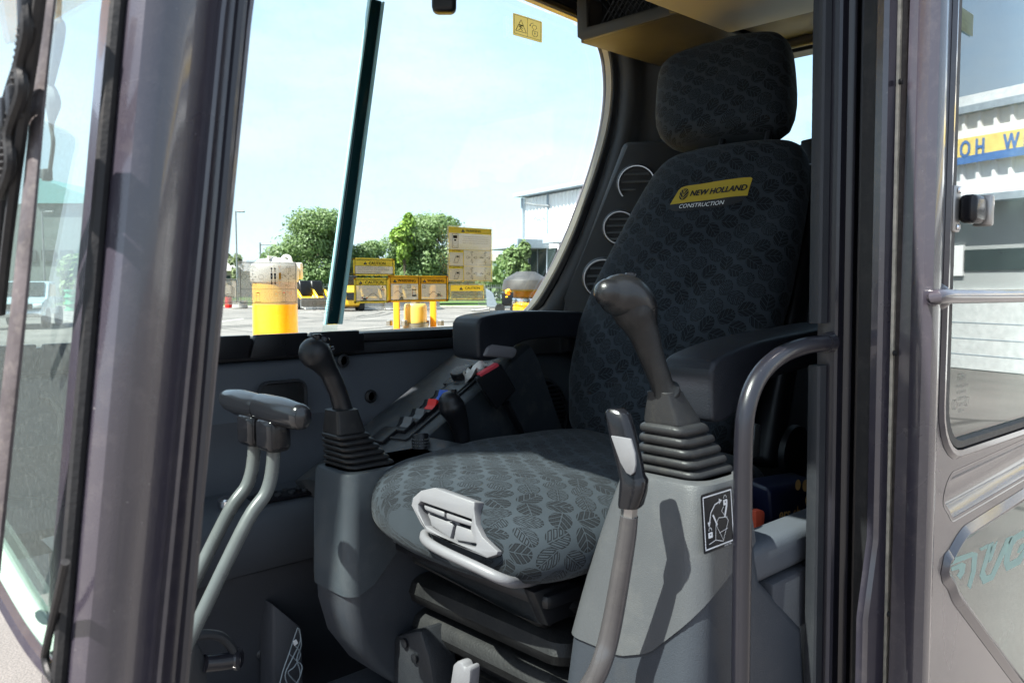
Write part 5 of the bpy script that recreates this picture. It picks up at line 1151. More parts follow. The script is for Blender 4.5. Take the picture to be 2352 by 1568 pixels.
# ================================================================== joysticks
def squarering(c, ax, ay, s, r): return [c + ax * a + ay * b for a, b in rrect(2 * s, 2 * s, r, 4)]
def joystick(label, B, C, Dp, sz, nf_, boots, grip, mt, buttons, spin):
    t = thing('joystick', label, 'joystick', B, 'the two pilot joysticks')
    ax = V((math.cos(spin), math.sin(spin), 0)); ay = V((-math.sin(spin), math.cos(spin), 0))
    rg = [squarering(B - V((0, 0, .004)), ax, ay, sz[0] * 1.02, sz[0] * .3)]
    for i in range(nf_):
        for q, bul in ((0, .0), (.12, .62), (.3, .95), (.5, 1.), (.68, .95), (.85, .6), (.97, 0)):
            f = (i + q) / nf_; c = B.lerp(C, f); s = sz[0] + (sz[1] - sz[0]) * f; rg.append(squarering(c, ax, ay, s * (.86 + .14 * bul) if bul else s * .84, s * .32))
    rg.append(squarering(C + V((0, 0, .001)), ax, ay, sz[1] * .8, sz[1] * .3))
    obj('bellows_boot', loft(rg), boots, t, 50)
    rg = []
    for f, s in ((-.02, sz[2] * 1.0), (.0, sz[2] * 1.06), (.12, sz[2] * 1.04), (.88, sz[3] * 1.02), (.97, sz[3]), (1., sz[3] * .9)): rg.append(squarering(C.lerp(Dp, f), ax, ay, s, s * .22))
    obj('boot_collar', loft(rg), boots, t, 40)
    pts, rad = [], []
    for px, py, r, Y in grip:
        p = U(px, py, Y=Y); pts.append(p); rad.append(r * p.dot(FW) / F)
    obj('grip', tube(pts, rad, 24, 5, dome=True), mt, t, 60)
    for (px, py, Y, r, hgt, dirv) in buttons: obj('thumb_switch', lathe([(r, -.006), (r, hgt * .7), (r * .8, hgt), (.001, hgt)], U(px, py, Y=Y), dirv, 14), BLKG, t)
    return t
GR = pmat('grained_grip', (.010, .010, .0108), .36, var=.1, bump=.6, bs=900, dust=.3, ds=50, dustcol=(.07, .065, .06))
B = V((.792, .548, -.214)); C = U(1545, 968, Y=.550); Dp = U(1527, 897, Y=.552)
j1 = joystick('near black pilot joystick with grey dusty bellows, rising in front of the backrest', B, C, Dp, (.0440, .0285, .0225, .0150), 5, BOOT,
    [(1527, 899, 36, .552), (1522, 888, 27, .552), (1512, 860, 27, .554), (1498, 822, 29, .557), (1484, 780, 33, .560), (1471, 748, 38, .563), (1457, 720, 47, .566), (1442, 692, 46, .569), (1432, 680, 42, .571)], GR,
    [(1448, 640, .571, .0068, .006, (.1, 0, 1)), (1400, 672, .57, .005, .004, (-1, -.2, .3))], 0.)
obj('grip_head', tube([U(1396, 672, Y=.572), U(1412, 676, Y=.572), U(1440, 684, Y=.57), U(1466, 712, Y=.566), U(1478, 742, Y=.562)], [r * .90 / F for r in (32, 46, 52, 47, 34)], 20, 5, dome=True), pmat('glossy_grip_head', (.009, .009, .010), .27, var=.2, bump=.3, bs=700, coat=.2), j1, 60)
B = V((.678, 1.053, -.268)); C = U(790, 990, Y=1.053); Dp = U(784, 938, Y=1.053)
j2 = joystick('far black pilot joystick standing before the side panel, small switches on its ball head', B, C, Dp, (.0425, .0265, .0225, .0185), 6, pmat('black_rubber_boot', (.012, .012, .013), .45, var=.2, bump=.2, bs=500, dust=.3, ds=60, dustcol=(.08, .07, .055)),
    [(788, 945, 24, 1.053), (784, 928, 22, 1.053), (776, 900, 21, 1.053), (766, 876, 22, 1.053), (757, 856, 22, 1.053), (744, 836, 27, 1.053), (730, 818, 35, 1.053), (722, 810, 36, 1.053)], BLK,
    [(728, 776, 1.053, .007, .006, (0, 0, 1)), (741, 784, 1.053, .009, .008, (.5, 0, 1)), (752, 800, 1.053, .006, .005, (1, -.3, .6)), (757, 806, 1.05, .0045, .008, (1, -.3, .5))], 0.)
# safety lever in front of the near console
sl1 = thing('safety_lever', 'tall safety lever', 'safety lever', U(1380, 1560, X=.64))
sl1['label'] = 'tall safety lever with bent grey rod and pale-faced paddle grip before the near console'
XL = .655
def lev(px, py, X=XL): return U(px, py, X=X)
rg = []
for f, (x0, y0, x1, y1) in enumerate([(1398, 938, 1434, 940), (1394, 945, 1445, 952), (1398, 975, 1456, 985), (1406, 1010, 1465, 1022), (1416, 1050, 1474, 1060), (1424, 1085, 1480, 1092), (1428, 1100, 1486, 1104), (1426, 1125, 1484, 1128), (1424, 1155, 1475, 1160), (1426, 1162, 1470, 1166)]):
    a, b = lev(x0, y0, XL - .003), lev(x1, y1, XL + .004); c = (a + b) / 2; ax_ = (b - a) / 2; rg.append(superring(c, ax_.normalized(), (V((1, .25, 0)) * .1).normalized() * 1, ax_.length, .011 if f > 5 else (.009 if f else .006), 3.2, 24))
obj('lever_grip', loft(rg), BLKG, sl1, 40)
ins = [(1402, 1000), (1448, 1008), (1458, 1040), (1460, 1065), (1456, 1085), (1448, 1092), (1438, 1086), (1424, 1062)]
obj('grip_face', prism([lev(x, y, XL - .0115) for x, y in ins], (.004, .001, 0), .0012, 2), PALE, sl1)
obj('lock_nut', lathe([(.0085, 0), (.0085, .010), (.006, .011), (.006, .018)], lev(1444, 1186), (.02, -.06, 1), 6), STEEL, sl1)
obj('lever_rod', tube([lev(1445, 1184), lev(1440, 1230), lev(1424, 1330), lev(1408, 1420), lev(1396, 1475, .652), lev(1384, 1515, .645), lev(1366, 1556, .64), lev(1330, 1610, .635)], [.0092, .0098, .0104, .0108, .011, .011, .011, .011], 16), pmat('worn_grey_rod', (.055, .050, .052), .3, var=.15, dust=.1, ds=40, coat=.3), sl1)
# travel levers
tl = []
for y0, y1, lb in ((.938, 1.044, 'travel lever on the window side, tapered chrome-black grip over a pale bent rod'), (.832, .936, 'travel lever on the near side with blunt polished grip beside its twin')):
    X_ = .462; t = thing('travel_lever', lb, 'travel lever', V((.33, (y0 + y1) / 2, -.70)), 'pair of travel levers'); tip = y1 > 1.0
    z_ = -.149; sec_ = []
    for f, s in (((0, .92), (.12, 1.), (.5, 1.), (.8, .82), (.94, .55), (1., .25)) if tip else ((0, .60), (.03, .82), (.1, .92), (.5, 1.05), (.9, 1.), (1., .95))):
        y = y0 + (y1 - y0) * f; sec_.append(superring(V((X_, y, z_ + .002 * f)), V((1, 0, 0)), UPZ, .0145 * s, .0165 * s, 2.3, 24))
    obj('lever_grip', loft(sec_), pmat('polished_black', (.010, .0105, .013), .26, var=.2, coat=.15, spec=.4, bump=.1, bs=60), t, 50)
    yb = .955 if tip else .905
    obj('grip_boss', box(V((X_, yb, z_ - .028)), (.030, .040, .040), .008, 3), BLKG, t)
    rp = [V((X_, yb + .0, z_ - .03)), V((X_ - .001, yb, -.212)), V((X_ - .010, yb, -.245)), V((X_ - .035, yb, -.275)), V((X_ - .085, yb, -.36)), V((X_ - .125, yb + .0, -.43)), V((X_ - .165, yb, -.50)), V((X_ - .2, yb, -.60)), V((X_ - .2, yb, -.72))]
    obj('lever_rod', tube(rp, .0080, 14), pmat('pale_lever_rod', (.09, .097, .096), .3, .1, var=.12, vs=20, dust=.1), t)
# pedal at the foot of the levers
pd = thing('foot_pedal', 'dark folded foot pedal with rolled tube edge near the front post', 'foot pedal', U(470, 1560, Y=.96))
Q = lambda x, y: U(x, y, Y=.96)
obj('pedal_bracket', prism([Q(438, 1468), Q(455, 1475), Q(472, 1510), Q(478, 1560), Q(470, 1600), Q(430, 1600)], (0, .02, 0), .003), TRIM, pd)
obj('pedal_tube', tube([Q(470, 1522), Q(505, 1519), Q(544, 1513)], .0105, 14, 1), PAINTD, pd); obj('pedal_cap', lathe([(.013, 0), (.0135, .004), (.010, .007), (.001, .007)], Q(542, 1513), (-RT.x * -1, RT.y, 0), 16), PAINTD, pd)
obj('pedal_arm', tube([Q(440, 1462), Q(470, 1456), Q(505, 1460), Q(528, 1480), Q(540, 1506)], [.006, .006, .006, .006, .007], 10), TRIM, pd)

# ================================================================== small things lying about
bk = thing('seat_belt_buckle', 'black seat belt buckle with red press bar standing by the far armrest', 'seat belt buckle', U(1160, 945, Y=1.085))
q = [U(1092, 868, Y=1.085), U(1150, 834, Y=1.085), U(1187, 896, Y=1.085), U(1142, 942, Y=1.085)]
obj('buckle_body', prism(q, (.012, .022, 0), .004, 3), BLK, bk)
dq = (q[1] - q[0]); uq = (q[3] - q[0]).normalized(); obj('release_bar', prism([q[0] + dq * .18 - uq * .003, q[0] + dq * .92 - uq * .003, q[0] + dq * .92 + uq * .004, q[0] + dq * .18 + uq * .004], (.004, .014, 0), .001), pmat('faded_red', (.55, .06, .08), .5), bk)
obj('buckle_stalk', tube([U(1160, 925, Y=1.095), U(1180, 960, Y=1.10), U(1200, 1000, Y=1.11)], .009, 8, flat=.5), BLK, bk)
ts = thing('paper_tissue', 'crumpled white tissue stuffed behind the belt buckle', 'tissue', U(1110, 860, Y=1.12))
bm = new(); g_ = [[None] * 9 for _ in range(9)]
for i in range(9):
    for j in range(9):
        u, v = i / 8, j / 8; p = U(1068 + 70 * u, 862 - 30 * v * (1 if u > .35 else .3) + 6 * math.sin(u * 9), Y=1.10 + .03 * v) + V((mnoise.noise(V((u * 3, v * 3, 1))), mnoise.noise(V((u * 3, v * 3, 5))), mnoise.noise(V((u * 4, v * 4, 9))))) * .018; g_[i][j] = bm.verts.new(p)
for i in range(8):
    for j in range(8): bm.faces.new((g_[i][j], g_[i + 1][j], g_[i + 1][j + 1], g_[i][j + 1]))
obj('tissue_sheet', bm, pmat('tissue', (.62, .6, .56), .9), ts, 180)
nt_ = thing('storage_net', 'limp grey cord net with a white tag hanging by the lower pocket', 'cord net', U(685, 1450, Y=1.22))
Nn = lambda x, y, d=0.: U(x, y, Y=1.22 + d); CORD = pmat('grey_cord', (.22, .25, .27), .8)
for pth in ([(684, 1440), (672, 1475), (664, 1500), (650, 1540), (640, 1580)], [(688, 1445), (692, 1480), (682, 1512), (690, 1545), (680, 1580)], [(686, 1442), (690, 1470), (672, 1510), (655, 1550), (668, 1585)], [(672, 1475), (690, 1500), (676, 1530), (662, 1545), (690, 1575)], [(664, 1500), (680, 1515), (694, 1530), (686, 1560), (672, 1575)]):
    obj('cord', tube([Nn(x, y, .006 * math.sin(i * 2)) for i, (x, y) in enumerate(pth)], .0011, 6), CORD, nt_)
obj('tag', prism([Nn(674, 1472, -.004), Nn(681, 1468, -.004), Nn(685, 1476, -.004), Nn(677, 1482, -.004)], (0, .002, 0)), WHT, nt_)
bg_ = thing('shopping_bag', 'dark navy printed shop bag with tan dots tucked behind the near console', 'bag', U(1820, 1230, Y=.64))
q = [U(1766, 1122, Y=.57), U(1880, 1102, Y=.57), U(1885, 1262, Y=.57), U(1778, 1268, Y=.57)]
obj('bag_body', prism(q, (.03, .06, 0), .010, 3), pmat('navy_plastic', (.004, .006, .022), .4, bump=.4, bs=40), bg_)
TANI = pmat('tan_print', (.6, .36, .12), .6)
pg = Print(lambda a, b, l: U(1822, 1170, Y=.57) + V((a, -.0006 * l - .001, b - a * .12)))
pg.text('t', 'ers shop', .0, -.006, .026, bold=.0004); pg.circ('t', .008, .036, .008, None); pg.circ('t', .03, .034, .009, None); pg.circ('t', .04, .012, .010, None); pg.done(bg_, {'t': ('lettering', TANI)})
pc = thing('paper_slip', 'small white paper slip on the shelf behind the near console', 'paper slip', U(1845, 1222, Y=.60))
obj('slip', prism([U(1815, 1233, Y=.535), U(1828, 1205, Y=.555), U(1868, 1215, Y=.555), U(1868, 1247, Y=.535)], (0, .001, .001)), WHT, pc)
rt = thing('orange_tab', 'orange-red plastic tab sticking up behind the grab bar', 'belt tab', U(1748, 1200, Y=.57))
obj('tab', prism([U(1736, 1172, Y=.57), U(1755, 1172, Y=.57), U(1758, 1180, Y=.57), U(1752, 1240, Y=.57), U(1736, 1235, Y=.57)], (.004, .014, 0), .002), PNK, rt)
obj('belt_guide', prism([U(1735, 975, Y=.66), U(1748, 975, Y=.66), U(1745, 1045, Y=.66), U(1728, 1055, Y=.66)], (.01, .02, 0), .002), MIDG, seat)
obj('belt_reel_cover', lathe([(.05, 0), (.048, .01), (.02, .014), (.001, .014)], U(1820, 1040, Y=.70), (0, -1, 0), 24), BLK, seat)

# wiper and hoses outside the windscreen edge
wp = thing('wiper_arm', 'black ribbed wiper arm with hose hugging the front edge of the windscreen', 'wiper', U(20, 300, X=.108))
Wp = lambda x, y, X=.108: U(x, y, X=X)
obj('arm', tube([Wp(78, -30), Wp(70, 30), Wp(52, 130), Wp(30, 230), Wp(14, 330), Wp(2, 430), Wp(-8, 620)], [.0045, .005, .0035, .005, .0045, .0045, .004], 8), BLK, wp)
obj('blade', tube([Wp(96, -40), Wp(80, 90), Wp(62, 210), Wp(46, 330), Wp(30, 450), Wp(14, 580), Wp(0, 720)], .0028, 6), RUB, wp)
obj('hose', tube([Wp(58, 0, .104), Wp(62, 70, .104), Wp(46, 150, .104), Wp(50, 210, .104), Wp(22, 300, .104), Wp(24, 380, .104), Wp(0, 450, .104)], .003, 8), RUB, wp)
for i in range(26):
    f = i / 25; obj('hose_rib', lathe([(.0036, -.0008), (.0040, 0), (.0036, .0008)], Wp(66 - 58 * f, 20 + 400 * f, .106), (-.2, -.1, 1), 8), RUB, wp)
for px, py in ((64, 28), (36, 235), (18, 262)): obj('joint', box(Wp(px, py, .105), (.008, .008, .016), .002), BLK, wp)
obj('blade_clip', box(Wp(52, 205), (.006, .008, .022), .002), BLK, wp)
w2 = thing('wiper_arm', 'second wiper linkage seen through the top of the windscreen', 'wiper', U(125, 150, X=.16))  # reflection of the wiper and hose, modelled as solid parts
Wq = lambda x, y: U(x, y, X=.16)
obj('arm', tube([Wq(138, -40), Wq(134, 40), Wq(136, 60), Wq(132, 110), Wq(118, 190), Wq(108, 215)], [.0018, .002, .004, .0035, .0022, .002], 8), MIDG, w2)
obj('reflected_hose', tube([Wq(112, 195), Wq(122, 235), Wq(118, 290), Wq(122, 330), Wq(114, 395)], [.003, .005, .0016, .0014, .0014], 8), MIDG, w2); obj('reflected_tip', box(Wq(108, 402), (.006, .006, .008), .001), MIDG, w2)
obj('frit_band', tube([Wp(120, -60, .124), Wp(92, 200, .118), Wp(66, 480, .110), Wp(38, 760, .104), Wp(12, 1000, .10), Wp(-20, 1300, .095)], [.006, .0062, .0068, .0075, .008, .009], 10, flat=.35, up=(1, .2, 0)), pmat('dusty_frame', (.06, .052, .055), .5, var=.25, vs=30, bump=.4, bs=200, dust=.6, ds=110, dustcol=(.2, .18, .16)), cab)
obj('drain_strap', tube([U(150, 1290, X=.112), U(128, 1390, X=.112), U(108, 1480, X=.112), U(104, 1510, X=.112), U(114, 1548, X=.112), U(128, 1562, X=.112)], .0022, 8), RUB, cab)

# the machine's own boom, rising in front of the far side of the cab (out of view; posed to shade the far console)
bo = thing('excavator_boom', 'yellow excavator boom rising ahead of the cab beyond the left edge', 'boom', V((-.25, 1.45, .2)))
obj('boom_arm', prism([V((-.10, 1.26, .45)), V((-.55, 1.26, .95)), V((-2.3, 1.26, 4.9)), V((-2.05, 1.26, 5.0)), V((-.9, 1.26, 2.6)), V((-.18, 1.26, 1.2)), V((.02, 1.26, .6))], (0, .30, 0), .02), YEL, bo)
obj('hydraulic_ram', tube([V((-.6, 1.36, .6)), V((-1.5, 1.36, 2.6))], .05, 12, 1), STEEL, bo)

# a crawler added out of view ahead, to darken the windscreen's reflection
cr_ = thing('added_dark_crawler', 'dark tracked machine parked ahead, mirrored faintly in the windscreen', 'tracked machine', V((-2.2, 6., GZ)))
for y in (5.0, 7.0): obj('track', prism([V((-4.6, y, GZ + .4)), V((-4.2, y, GZ)), V((-.4, y, GZ)), V((0, y, GZ + .4)), V((-.4, y, GZ + .8)), V((-4.2, y, GZ + .8))], (0, .45, 0), .05), RUB, cr_)
obj('body', box2((-4.2, 5.1, GZ + .8), (-.3, 7.4, GZ + 1.9), .12), PAINTD, cr_); obj('cab', box2((-2.0, 5.3, GZ + 1.9), (-.5, 6.6, GZ + 3.1), .1), BLK, cr_)

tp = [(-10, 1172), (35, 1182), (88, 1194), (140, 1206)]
for (a, b), m_ in zip(zip(tp, tp[1:]), (RED, WHT, RED)): obj('reflected_tape', prism([U(a[0], a[1] - 9, Y=1.416), U(b[0], b[1] - 9, Y=1.416), U(b[0], b[1] + 9, Y=1.416), U(a[0], a[1] + 9, Y=1.416)], (0, .002, 0)), m_, cab)  # reflection of barrier tape, laid on the far wall as coloured strips
obj('reflected_arc', tube([U(92, 905, Y=1.36), U(118, 915, Y=1.36), U(138, 955, Y=1.36), U(132, 1000, Y=1.36), U(98, 1032, Y=1.36)], .0045, 8), MIDG, cab)  # curved reflection in the windscreen, modelled as a pale tube
# ================================================================== stickers on the far window and elsewhere
SY = 1.4505
SIL = film('silver_film', (.48, .50, .52), .62, pebble=1.); SIL2 = film('grey_silver_film', (.50, .52, .54), .86, pebble=.6); CLR = film('clear_film', (.75, .78, .77), .30, pebble=.6)
YF = film('yellow_film', (.95, .78, .10), .97, pebble=0); OF = film('amber_film', (.98, .56, .03), .97, pebble=0); YT = film('light_yellow_film', (.9, .78, .15), .93, pebble=0)
REDI = pmat('red_ink', (.6, .03, .03), .5); ORI = pmat('orange_ink', (.8, .33, .02), .5); GREY = pmat('grey_ink', (.10, .10, .10), .5)
KEY = {'sil': ('silver_sheet', SIL), 'clr': ('clear_sheet', CLR), 'y': ('yellow_ground', YF), 'o': ('amber_ground', OF), 'yt': ('yellow_ground', YT), 'k': ('print', INK), 'w': ('white_print', WHT), 'r': ('red_print', REDI), 'or': ('orange_print', ORI), 'g': ('small_print', GREY)}
def sticker(name, label, px0, py0, px1, py1, Y=SY, mir=False):
    """returns the thing and a Print whose units are photo-sized pixels on the pane, origin top left, y downward"""
    ym = (py0 + py1) / 2; a = U(px0, ym, Y=Y); b = U(px1, ym, Y=Y); c0 = U((px0 + px1) / 2, py0, Y=Y); c1 = U((px0 + px1) / 2, py1, Y=Y)
    W_, H_ = px1 - px0, py1 - py0; fx = lambda x: a.x + (b.x - a.x) * x / W_; fz = lambda y: c0.z + (c1.z - c0.z) * y / H_
    t = thing(name, label, 'sticker', V(((a.x + b.x) / 2, Y, (c0.z + c1.z) / 2)))
    t['k'] = 0; del t['k']
    return t, Print(lambda x, y, l: V((fx(x), Y - .0002 * l, fz(y)))), W_, H_
def T(p, key, s, x, y, size, **k): 
    # text in a frame whose y runs downward: flip
    vs, fs = text_mesh(s); xs = [v[0] for v in vs]; ys = [v[1] for v in vs]; cx = (min(xs) + max(xs)) / 2; cy = (min(ys) + max(ys)) / 2
    hgt = max(ys) - min(ys); sc = size / .72; sx = k['width'] / (max(xs) - min(xs)) / sc if 'width' in k else 1
    bm = p.g(key); bd = k.get('bold', 0); m_ = -1 if k.get('mirror') else 1
    for q, (ox, oy) in enumerate([(0, 0)] if not bd else [(-bd, 0), (bd, 0)]):
        w_ = [bm.verts.new(p.f(x + m_ * (v[0] - cx) * sc * sx + ox, y - (v[1] - cy) * sc + oy, k.get('lay', 4) + q * .2)) for v in vs]
        for f in fs:
            try: bm.faces.new([w_[i] for i in f])
            except ValueError: pass
def ground(p, key, W_, H_):
    p.rr('sil', .5, .5, W_ - .5, H_ - .5, 3, 0)
    for w__, i_ in ((4.6, 2.3),): p.box(key, i_, i_, W_ - i_, H_ - i_, w__, 1)
def warn(p, x, y, h): p.poly('k', [(x - h * .6, y), (x + h * .6, y), (x, y - h)], 3); p.rect('w', x - h * .06, y - h * .62, x + h * .06, y - h * .28, 4); p.circ('w', x, y - h * .15, h * .07, None, 4, 8)
def digger(p, k, x, y, s, flip=1, w=.5):
    g = lambda a, b: (x + a * s * flip, y - b * s)
    p.line(k, [g(-3, 0), g(3, 0), g(3.5, .8), g(3, 1.6), g(-3, 1.6), g(-3.5, .8)], w, 3, True)
    for i in (-2.2, -.8, .8, 2.2): p.circ(k, *g(i, .8), .5 * s, w * .8, 3, 8)
    p.poly(k, [g(-2.4, 2.2), g(2.6, 2.2), g(3.4, 3.2), g(3.2, 4), g(-.2, 4.1), g(-2.6, 3.4)], 3)
    p.line(k, [g(-2.4, 3.4), g(-2.2, 7), g(.4, 7), g(.6, 4)], w, 3, True)
def boomshape(p, k, x, y, s, flip=1, w=.45):
    g = lambda a, b: (x + a * s * flip, y - b * s)
    p.line(k, [g(0, 2), g(4, 7), g(8, 8), g(14, 3), g(18, 0), g(15.5, .3), g(14, 2)], w, 3); p.line(k, [g(0, 3), g(4, 6.2), g(8, 7), g(13.5, 2.4)], w, 3); p.line(k, [g(14, 0), g(18.5, 0), g(17.5, 2.2)], w, 3, True)
def book(p, k, x, y, w_, h_, lw, fan=True):
    p.line(k, [(x - w_ * .33, y - h_ * .42), (x - w_ * .15, y - h_ * .46), (x, y - h_ * .38), (x + w_ * .15, y - h_ * .46), (x + w_ * .33, y - h_ * .42), (x + w_ * .33, y + h_ * .30), (x + w_ * .15, y + h_ * .26), (x, y + h_ * .34), (x - w_ * .15, y + h_ * .26), (x - w_ * .33, y + h_ * .30)], lw, 3, True)
    p.line(k, [(x, y - h_ * .38), (x, y + h_ * .34)], lw, 3)
    if fan:
        for q, d in ((.40, .08), (.48, .16)):
            p.line(k, [(x - w_ * (q - .03), y - h_ * .38 + h_ * d), (x - w_ * q, y - h_ * .36 + h_ * d), (x - w_ * (q - .02), y + h_ * (.34 + d)), (x - w_ * .12, y + h_ * (.30 + d * .9)), (x, y + h_ * (.34 + d * .7)), (x + w_ * .12, y + h_ * (.30 + d * .9)), (x + w_ * (q - .02), y + h_ * (.34 + d)), (x + w_ * q, y - h_ * .36 + h_ * d), (x + w_ * (q - .03), y - h_ * .38 + h_ * d)], lw, 3)
# 1 manual sticker
t, p, W_, H_ = sticker('manual_sticker', 'small silver sticker with an open-book symbol at the front post', 452, 640, 547, 700)
p.rr('sil', 0, 0, W_, H_, 3, 0); p.box('k', 2, 3, W_ - 4, H_ - 5, 1, 2); p.line('k', [(30, 3), (30, H_ - 5)], .9, 2); book(p, 'k', 63, 27, 46, 32, 1.0); p.done(t, KEY)
# 2 control pattern sticker
t, p, W_, H_ = sticker('control_pattern_sticker', 'wide translucent silver sticker of lever arrows laid over the yellow cylinder', 547, 600, 683, 700)
p.rr('sil', 0, 0, W_, H_, 4, 0); p.box('k', 5, 4, W_ - 4, H_ - 5, 1.0, 2); p.line('k', [(5, 64), (W_ - 4, 64)], .7, 2)
def cross(p, x, y, r, k='k', w=.6):
    for dx_, dy_ in ((1, 0), (-1, 0), (0, 1), (0, -1)): p.arrow(k, x + dx_ * r * .3, y + dy_ * r * .3, x + dx_ * r, y + dy_ * r, w, r * .28, 3)
def bucket(p, x, y, s, k='k', w=.55, r=0):
    P = [(-1, -.2), (-.2, -1), (.9, -1), (1.1, -.4), (.7, -.6), (.1, -.5), (-.2, .1), (.3, .9), (-.4, .8), (-1, .3)]; c_, s_ = math.cos(r), math.sin(r)
    p.line(k, [(x + (a * c_ - b * s_) * s, y + (a * s_ + b * c_) * s) for a, b in P], w, 3)
cross(p, 32, 36, 8); p.circ('k', 13, 36, 5.5, .6); p.circ('k', 51, 36, 5.5, .6); bucket(p, 32, 18, 6); bucket(p, 32, 52, 6, r=.6)
for x in (75, 83): p.rect('k', x - 2.2, 27, x + 2.2, 41, 3); p.rect('w', x - .7, 33, x + .7, 35, 4); p.line('k', [(x, 24), (x, 17)], 1.6, 3); p.poly('k', [(x - 2.8, 18), (x + 2.8, 18), (x, 13)], 3); p.line('k', [(x, 44), (x, 50)], 1.6, 3); p.poly('k', [(x - 2.8, 49), (x + 2.8, 49), (x, 54)], 3)
p.rect('or', 92, 26, 97, 41, 3); p.box('or', 91, 9, 97, 13, .6, 3); p.line('or', [(94, 13), (94, 22)], .6, 3); p.box('or', 91, 43, 97, 47, .6, 3); p.line('or', [(94, 47), (94, 56)], .6, 3)
cross(p, 114, 34, 8); bucket(p, 114, 16, 6, r=1.8); bucket(p, 101, 34, 4.5, r=.4); bucket(p, 128, 34, 5, r=2.4); bucket(p, 114, 52, 6, r=3.4)
for x in (43, 103):
    p.box('k', x - 4, 72, x + 4, 78, .6, 3); p.rect('r', x - 2.5, 71, x + 2.5, 73, 4); p.line('k', [(x - 3, 78), (x - 4, 92)], .35, 3); p.line('k', [(x + 3, 78), (x + 4, 92)], .35, 3); p.line('k', [(x - 7, 93), (x + 7, 93)], .8, 3)
p.circ('or', 85, 75, 4.5, .5); p.circ('or', 119, 73, 3.2, .5); p.line('r', [(90, 72), (97, 70.5)], .6, 3); p.line('r', [(109, 70.5), (115, 72)], .6, 3)
T(p, 'or', '(FOREST) 81N6-17000', 114, 98, 1.8, width=34); p.done(t, KEY)
KEY['sil'] = ('silver_sheet', SIL2)
# 3 oil caution
t, p, W_, H_ = sticker('caution_sticker', 'yellow caution sticker with lube oil text, upper one on the pane', 811, 593, 906, 633)
ground(p, 'y', W_, H_); p.rect('y', 4, 4, W_ - 4, 18.5, 1); p.box('k', 4, 4, W_ - 4, H_ - 4, 1.1, 2); p.line('k', [(4, 18), (W_ - 4, 18)], .8, 2); warn(p, 27, 15, 7); T(p, 'k', 'CAUTION', 54, 11.7, 7.0, bold=.22, width=38)
for i, s in enumerate(('RECOMMENDED LUBE OIL ACEA-E6 IS', 'EQUIVALENT TO CJ-4 PLEASE REFER', "TO THE DRIVER'S MANUAL")): T(p, 'g', s, 46 if i < 2 else 37, 22 + i * 5, 2.9, width=72 if i < 2 else 52)
T(p, 'g', '81N6-07290', W_ - 11, H_ - 1.7, 1.6); p.done(t, KEY)
# 4 caution, left of the trio
t, p, W_, H_ = sticker('caution_sticker', 'yellow-bordered caution sticker with excavator drawing, left one in the lower row', 813, 638, 892, 696)
ground(p, 'y', W_, H_); p.rect('y', 4, 4, W_ - 5, 17, 1); p.box('k', 4.5, 4, W_ - 5, H_ - 5, 1.1, 2); p.line('k', [(4.5, 17), (W_ - 5, 17)], .8, 2); warn(p, 15, 14.5, 7.5); T(p, 'k', 'CAUTION', 46, 10.5, 6.6, bold=.22, width=42)
digger(p, 'k', 23, 53, 1.65); p.rect('r', 17, 44.5, 19, 47, 4); p.rect('r', 27, 44.5, 30, 47, 4); boomshape(p, 'k', 30, 50, 1.9); p.circ('k', 65, 27, 4.5, .8); p.rect('k', 63.5, 19, 66.5, 23, 3); p.rect('r', 62.5, 26, 67.5, 28, 4); p.line('k', [(10, H_ - 6), (W_ - 8, H_ - 6)], .5, 3); p.done(t, KEY)
# 5 double warning
t, p, W_, H_ = sticker('warning_sticker', 'amber double warning sticker of two panels above the amber posts', 892, 633, 1029, 693)
ground(p, 'o', W_, H_); p.rect('o', 66, 4, 74, H_ - 4, 1)
for x0, x1 in ((5, 68), (72, 133)):
    p.rect('o', x0, 4, x1, 18.5, 1); p.box('k', x0, 4, x1, H_ - 5, 1.1, 2); p.line('k', [(x0, 18.5), (x1, 18.5)], .8, 2); warn(p, x0 + 9, 15.5, 7); T(p, 'k', 'WARNING', x0 + 35, 11.5, 6.4, bold=.22, width=40)
boomshape(p, 'k', 13, 42, 1.0, 1); digger(p, 'k', 28, 54, 1.35); book(p, 'k', 45, 25.5, 12, 8, .7, False); T(p, 'g', 'BOOM', 23, 25, 2.6); T(p, 'g', 'STAY', 33, 28, 2.4); T(p, 'g', 'WIRE ROPE', 42, 33, 2.2); T(p, 'g', 'DOZER', 43, 43, 2.4); T(p, 'g', 'BLADE', 43, 47, 2.4)
p.box('k', 53, 32, 60, 47, .5, 3); p.rect('k', 52, 31, 62, 33, 3); p.rect('k', 52, 44, 62, 47, 3); p.line('r', [(25, 24), (28, 31)], .5, 4); p.line('r', [(52, 31), (57, 24), (62, 31)], .5, 4); p.line('r', [(53, 33), (52, 43)], .4, 4); p.line('r', [(61, 33), (62, 43)], .4, 4)
book(p, 'k', 80, 26, 11, 8, .7, False); digger(p, 'k', 115, 48, 1.5, -1); boomshape(p, 'k', 109, 44, 1.0, -1); p.circ('r', 109, 47, 1.4, .8, 4); p.circ('r', 121, 47, 1.4, .8, 4); p.circ('or', 83, 51, 2, .5); p.circ('or', 91, 51, 2, .5)
T(p, 'g', '81N6-07180', W_ - 12, H_ - 2.2, 1.6); p.done(t, KEY)
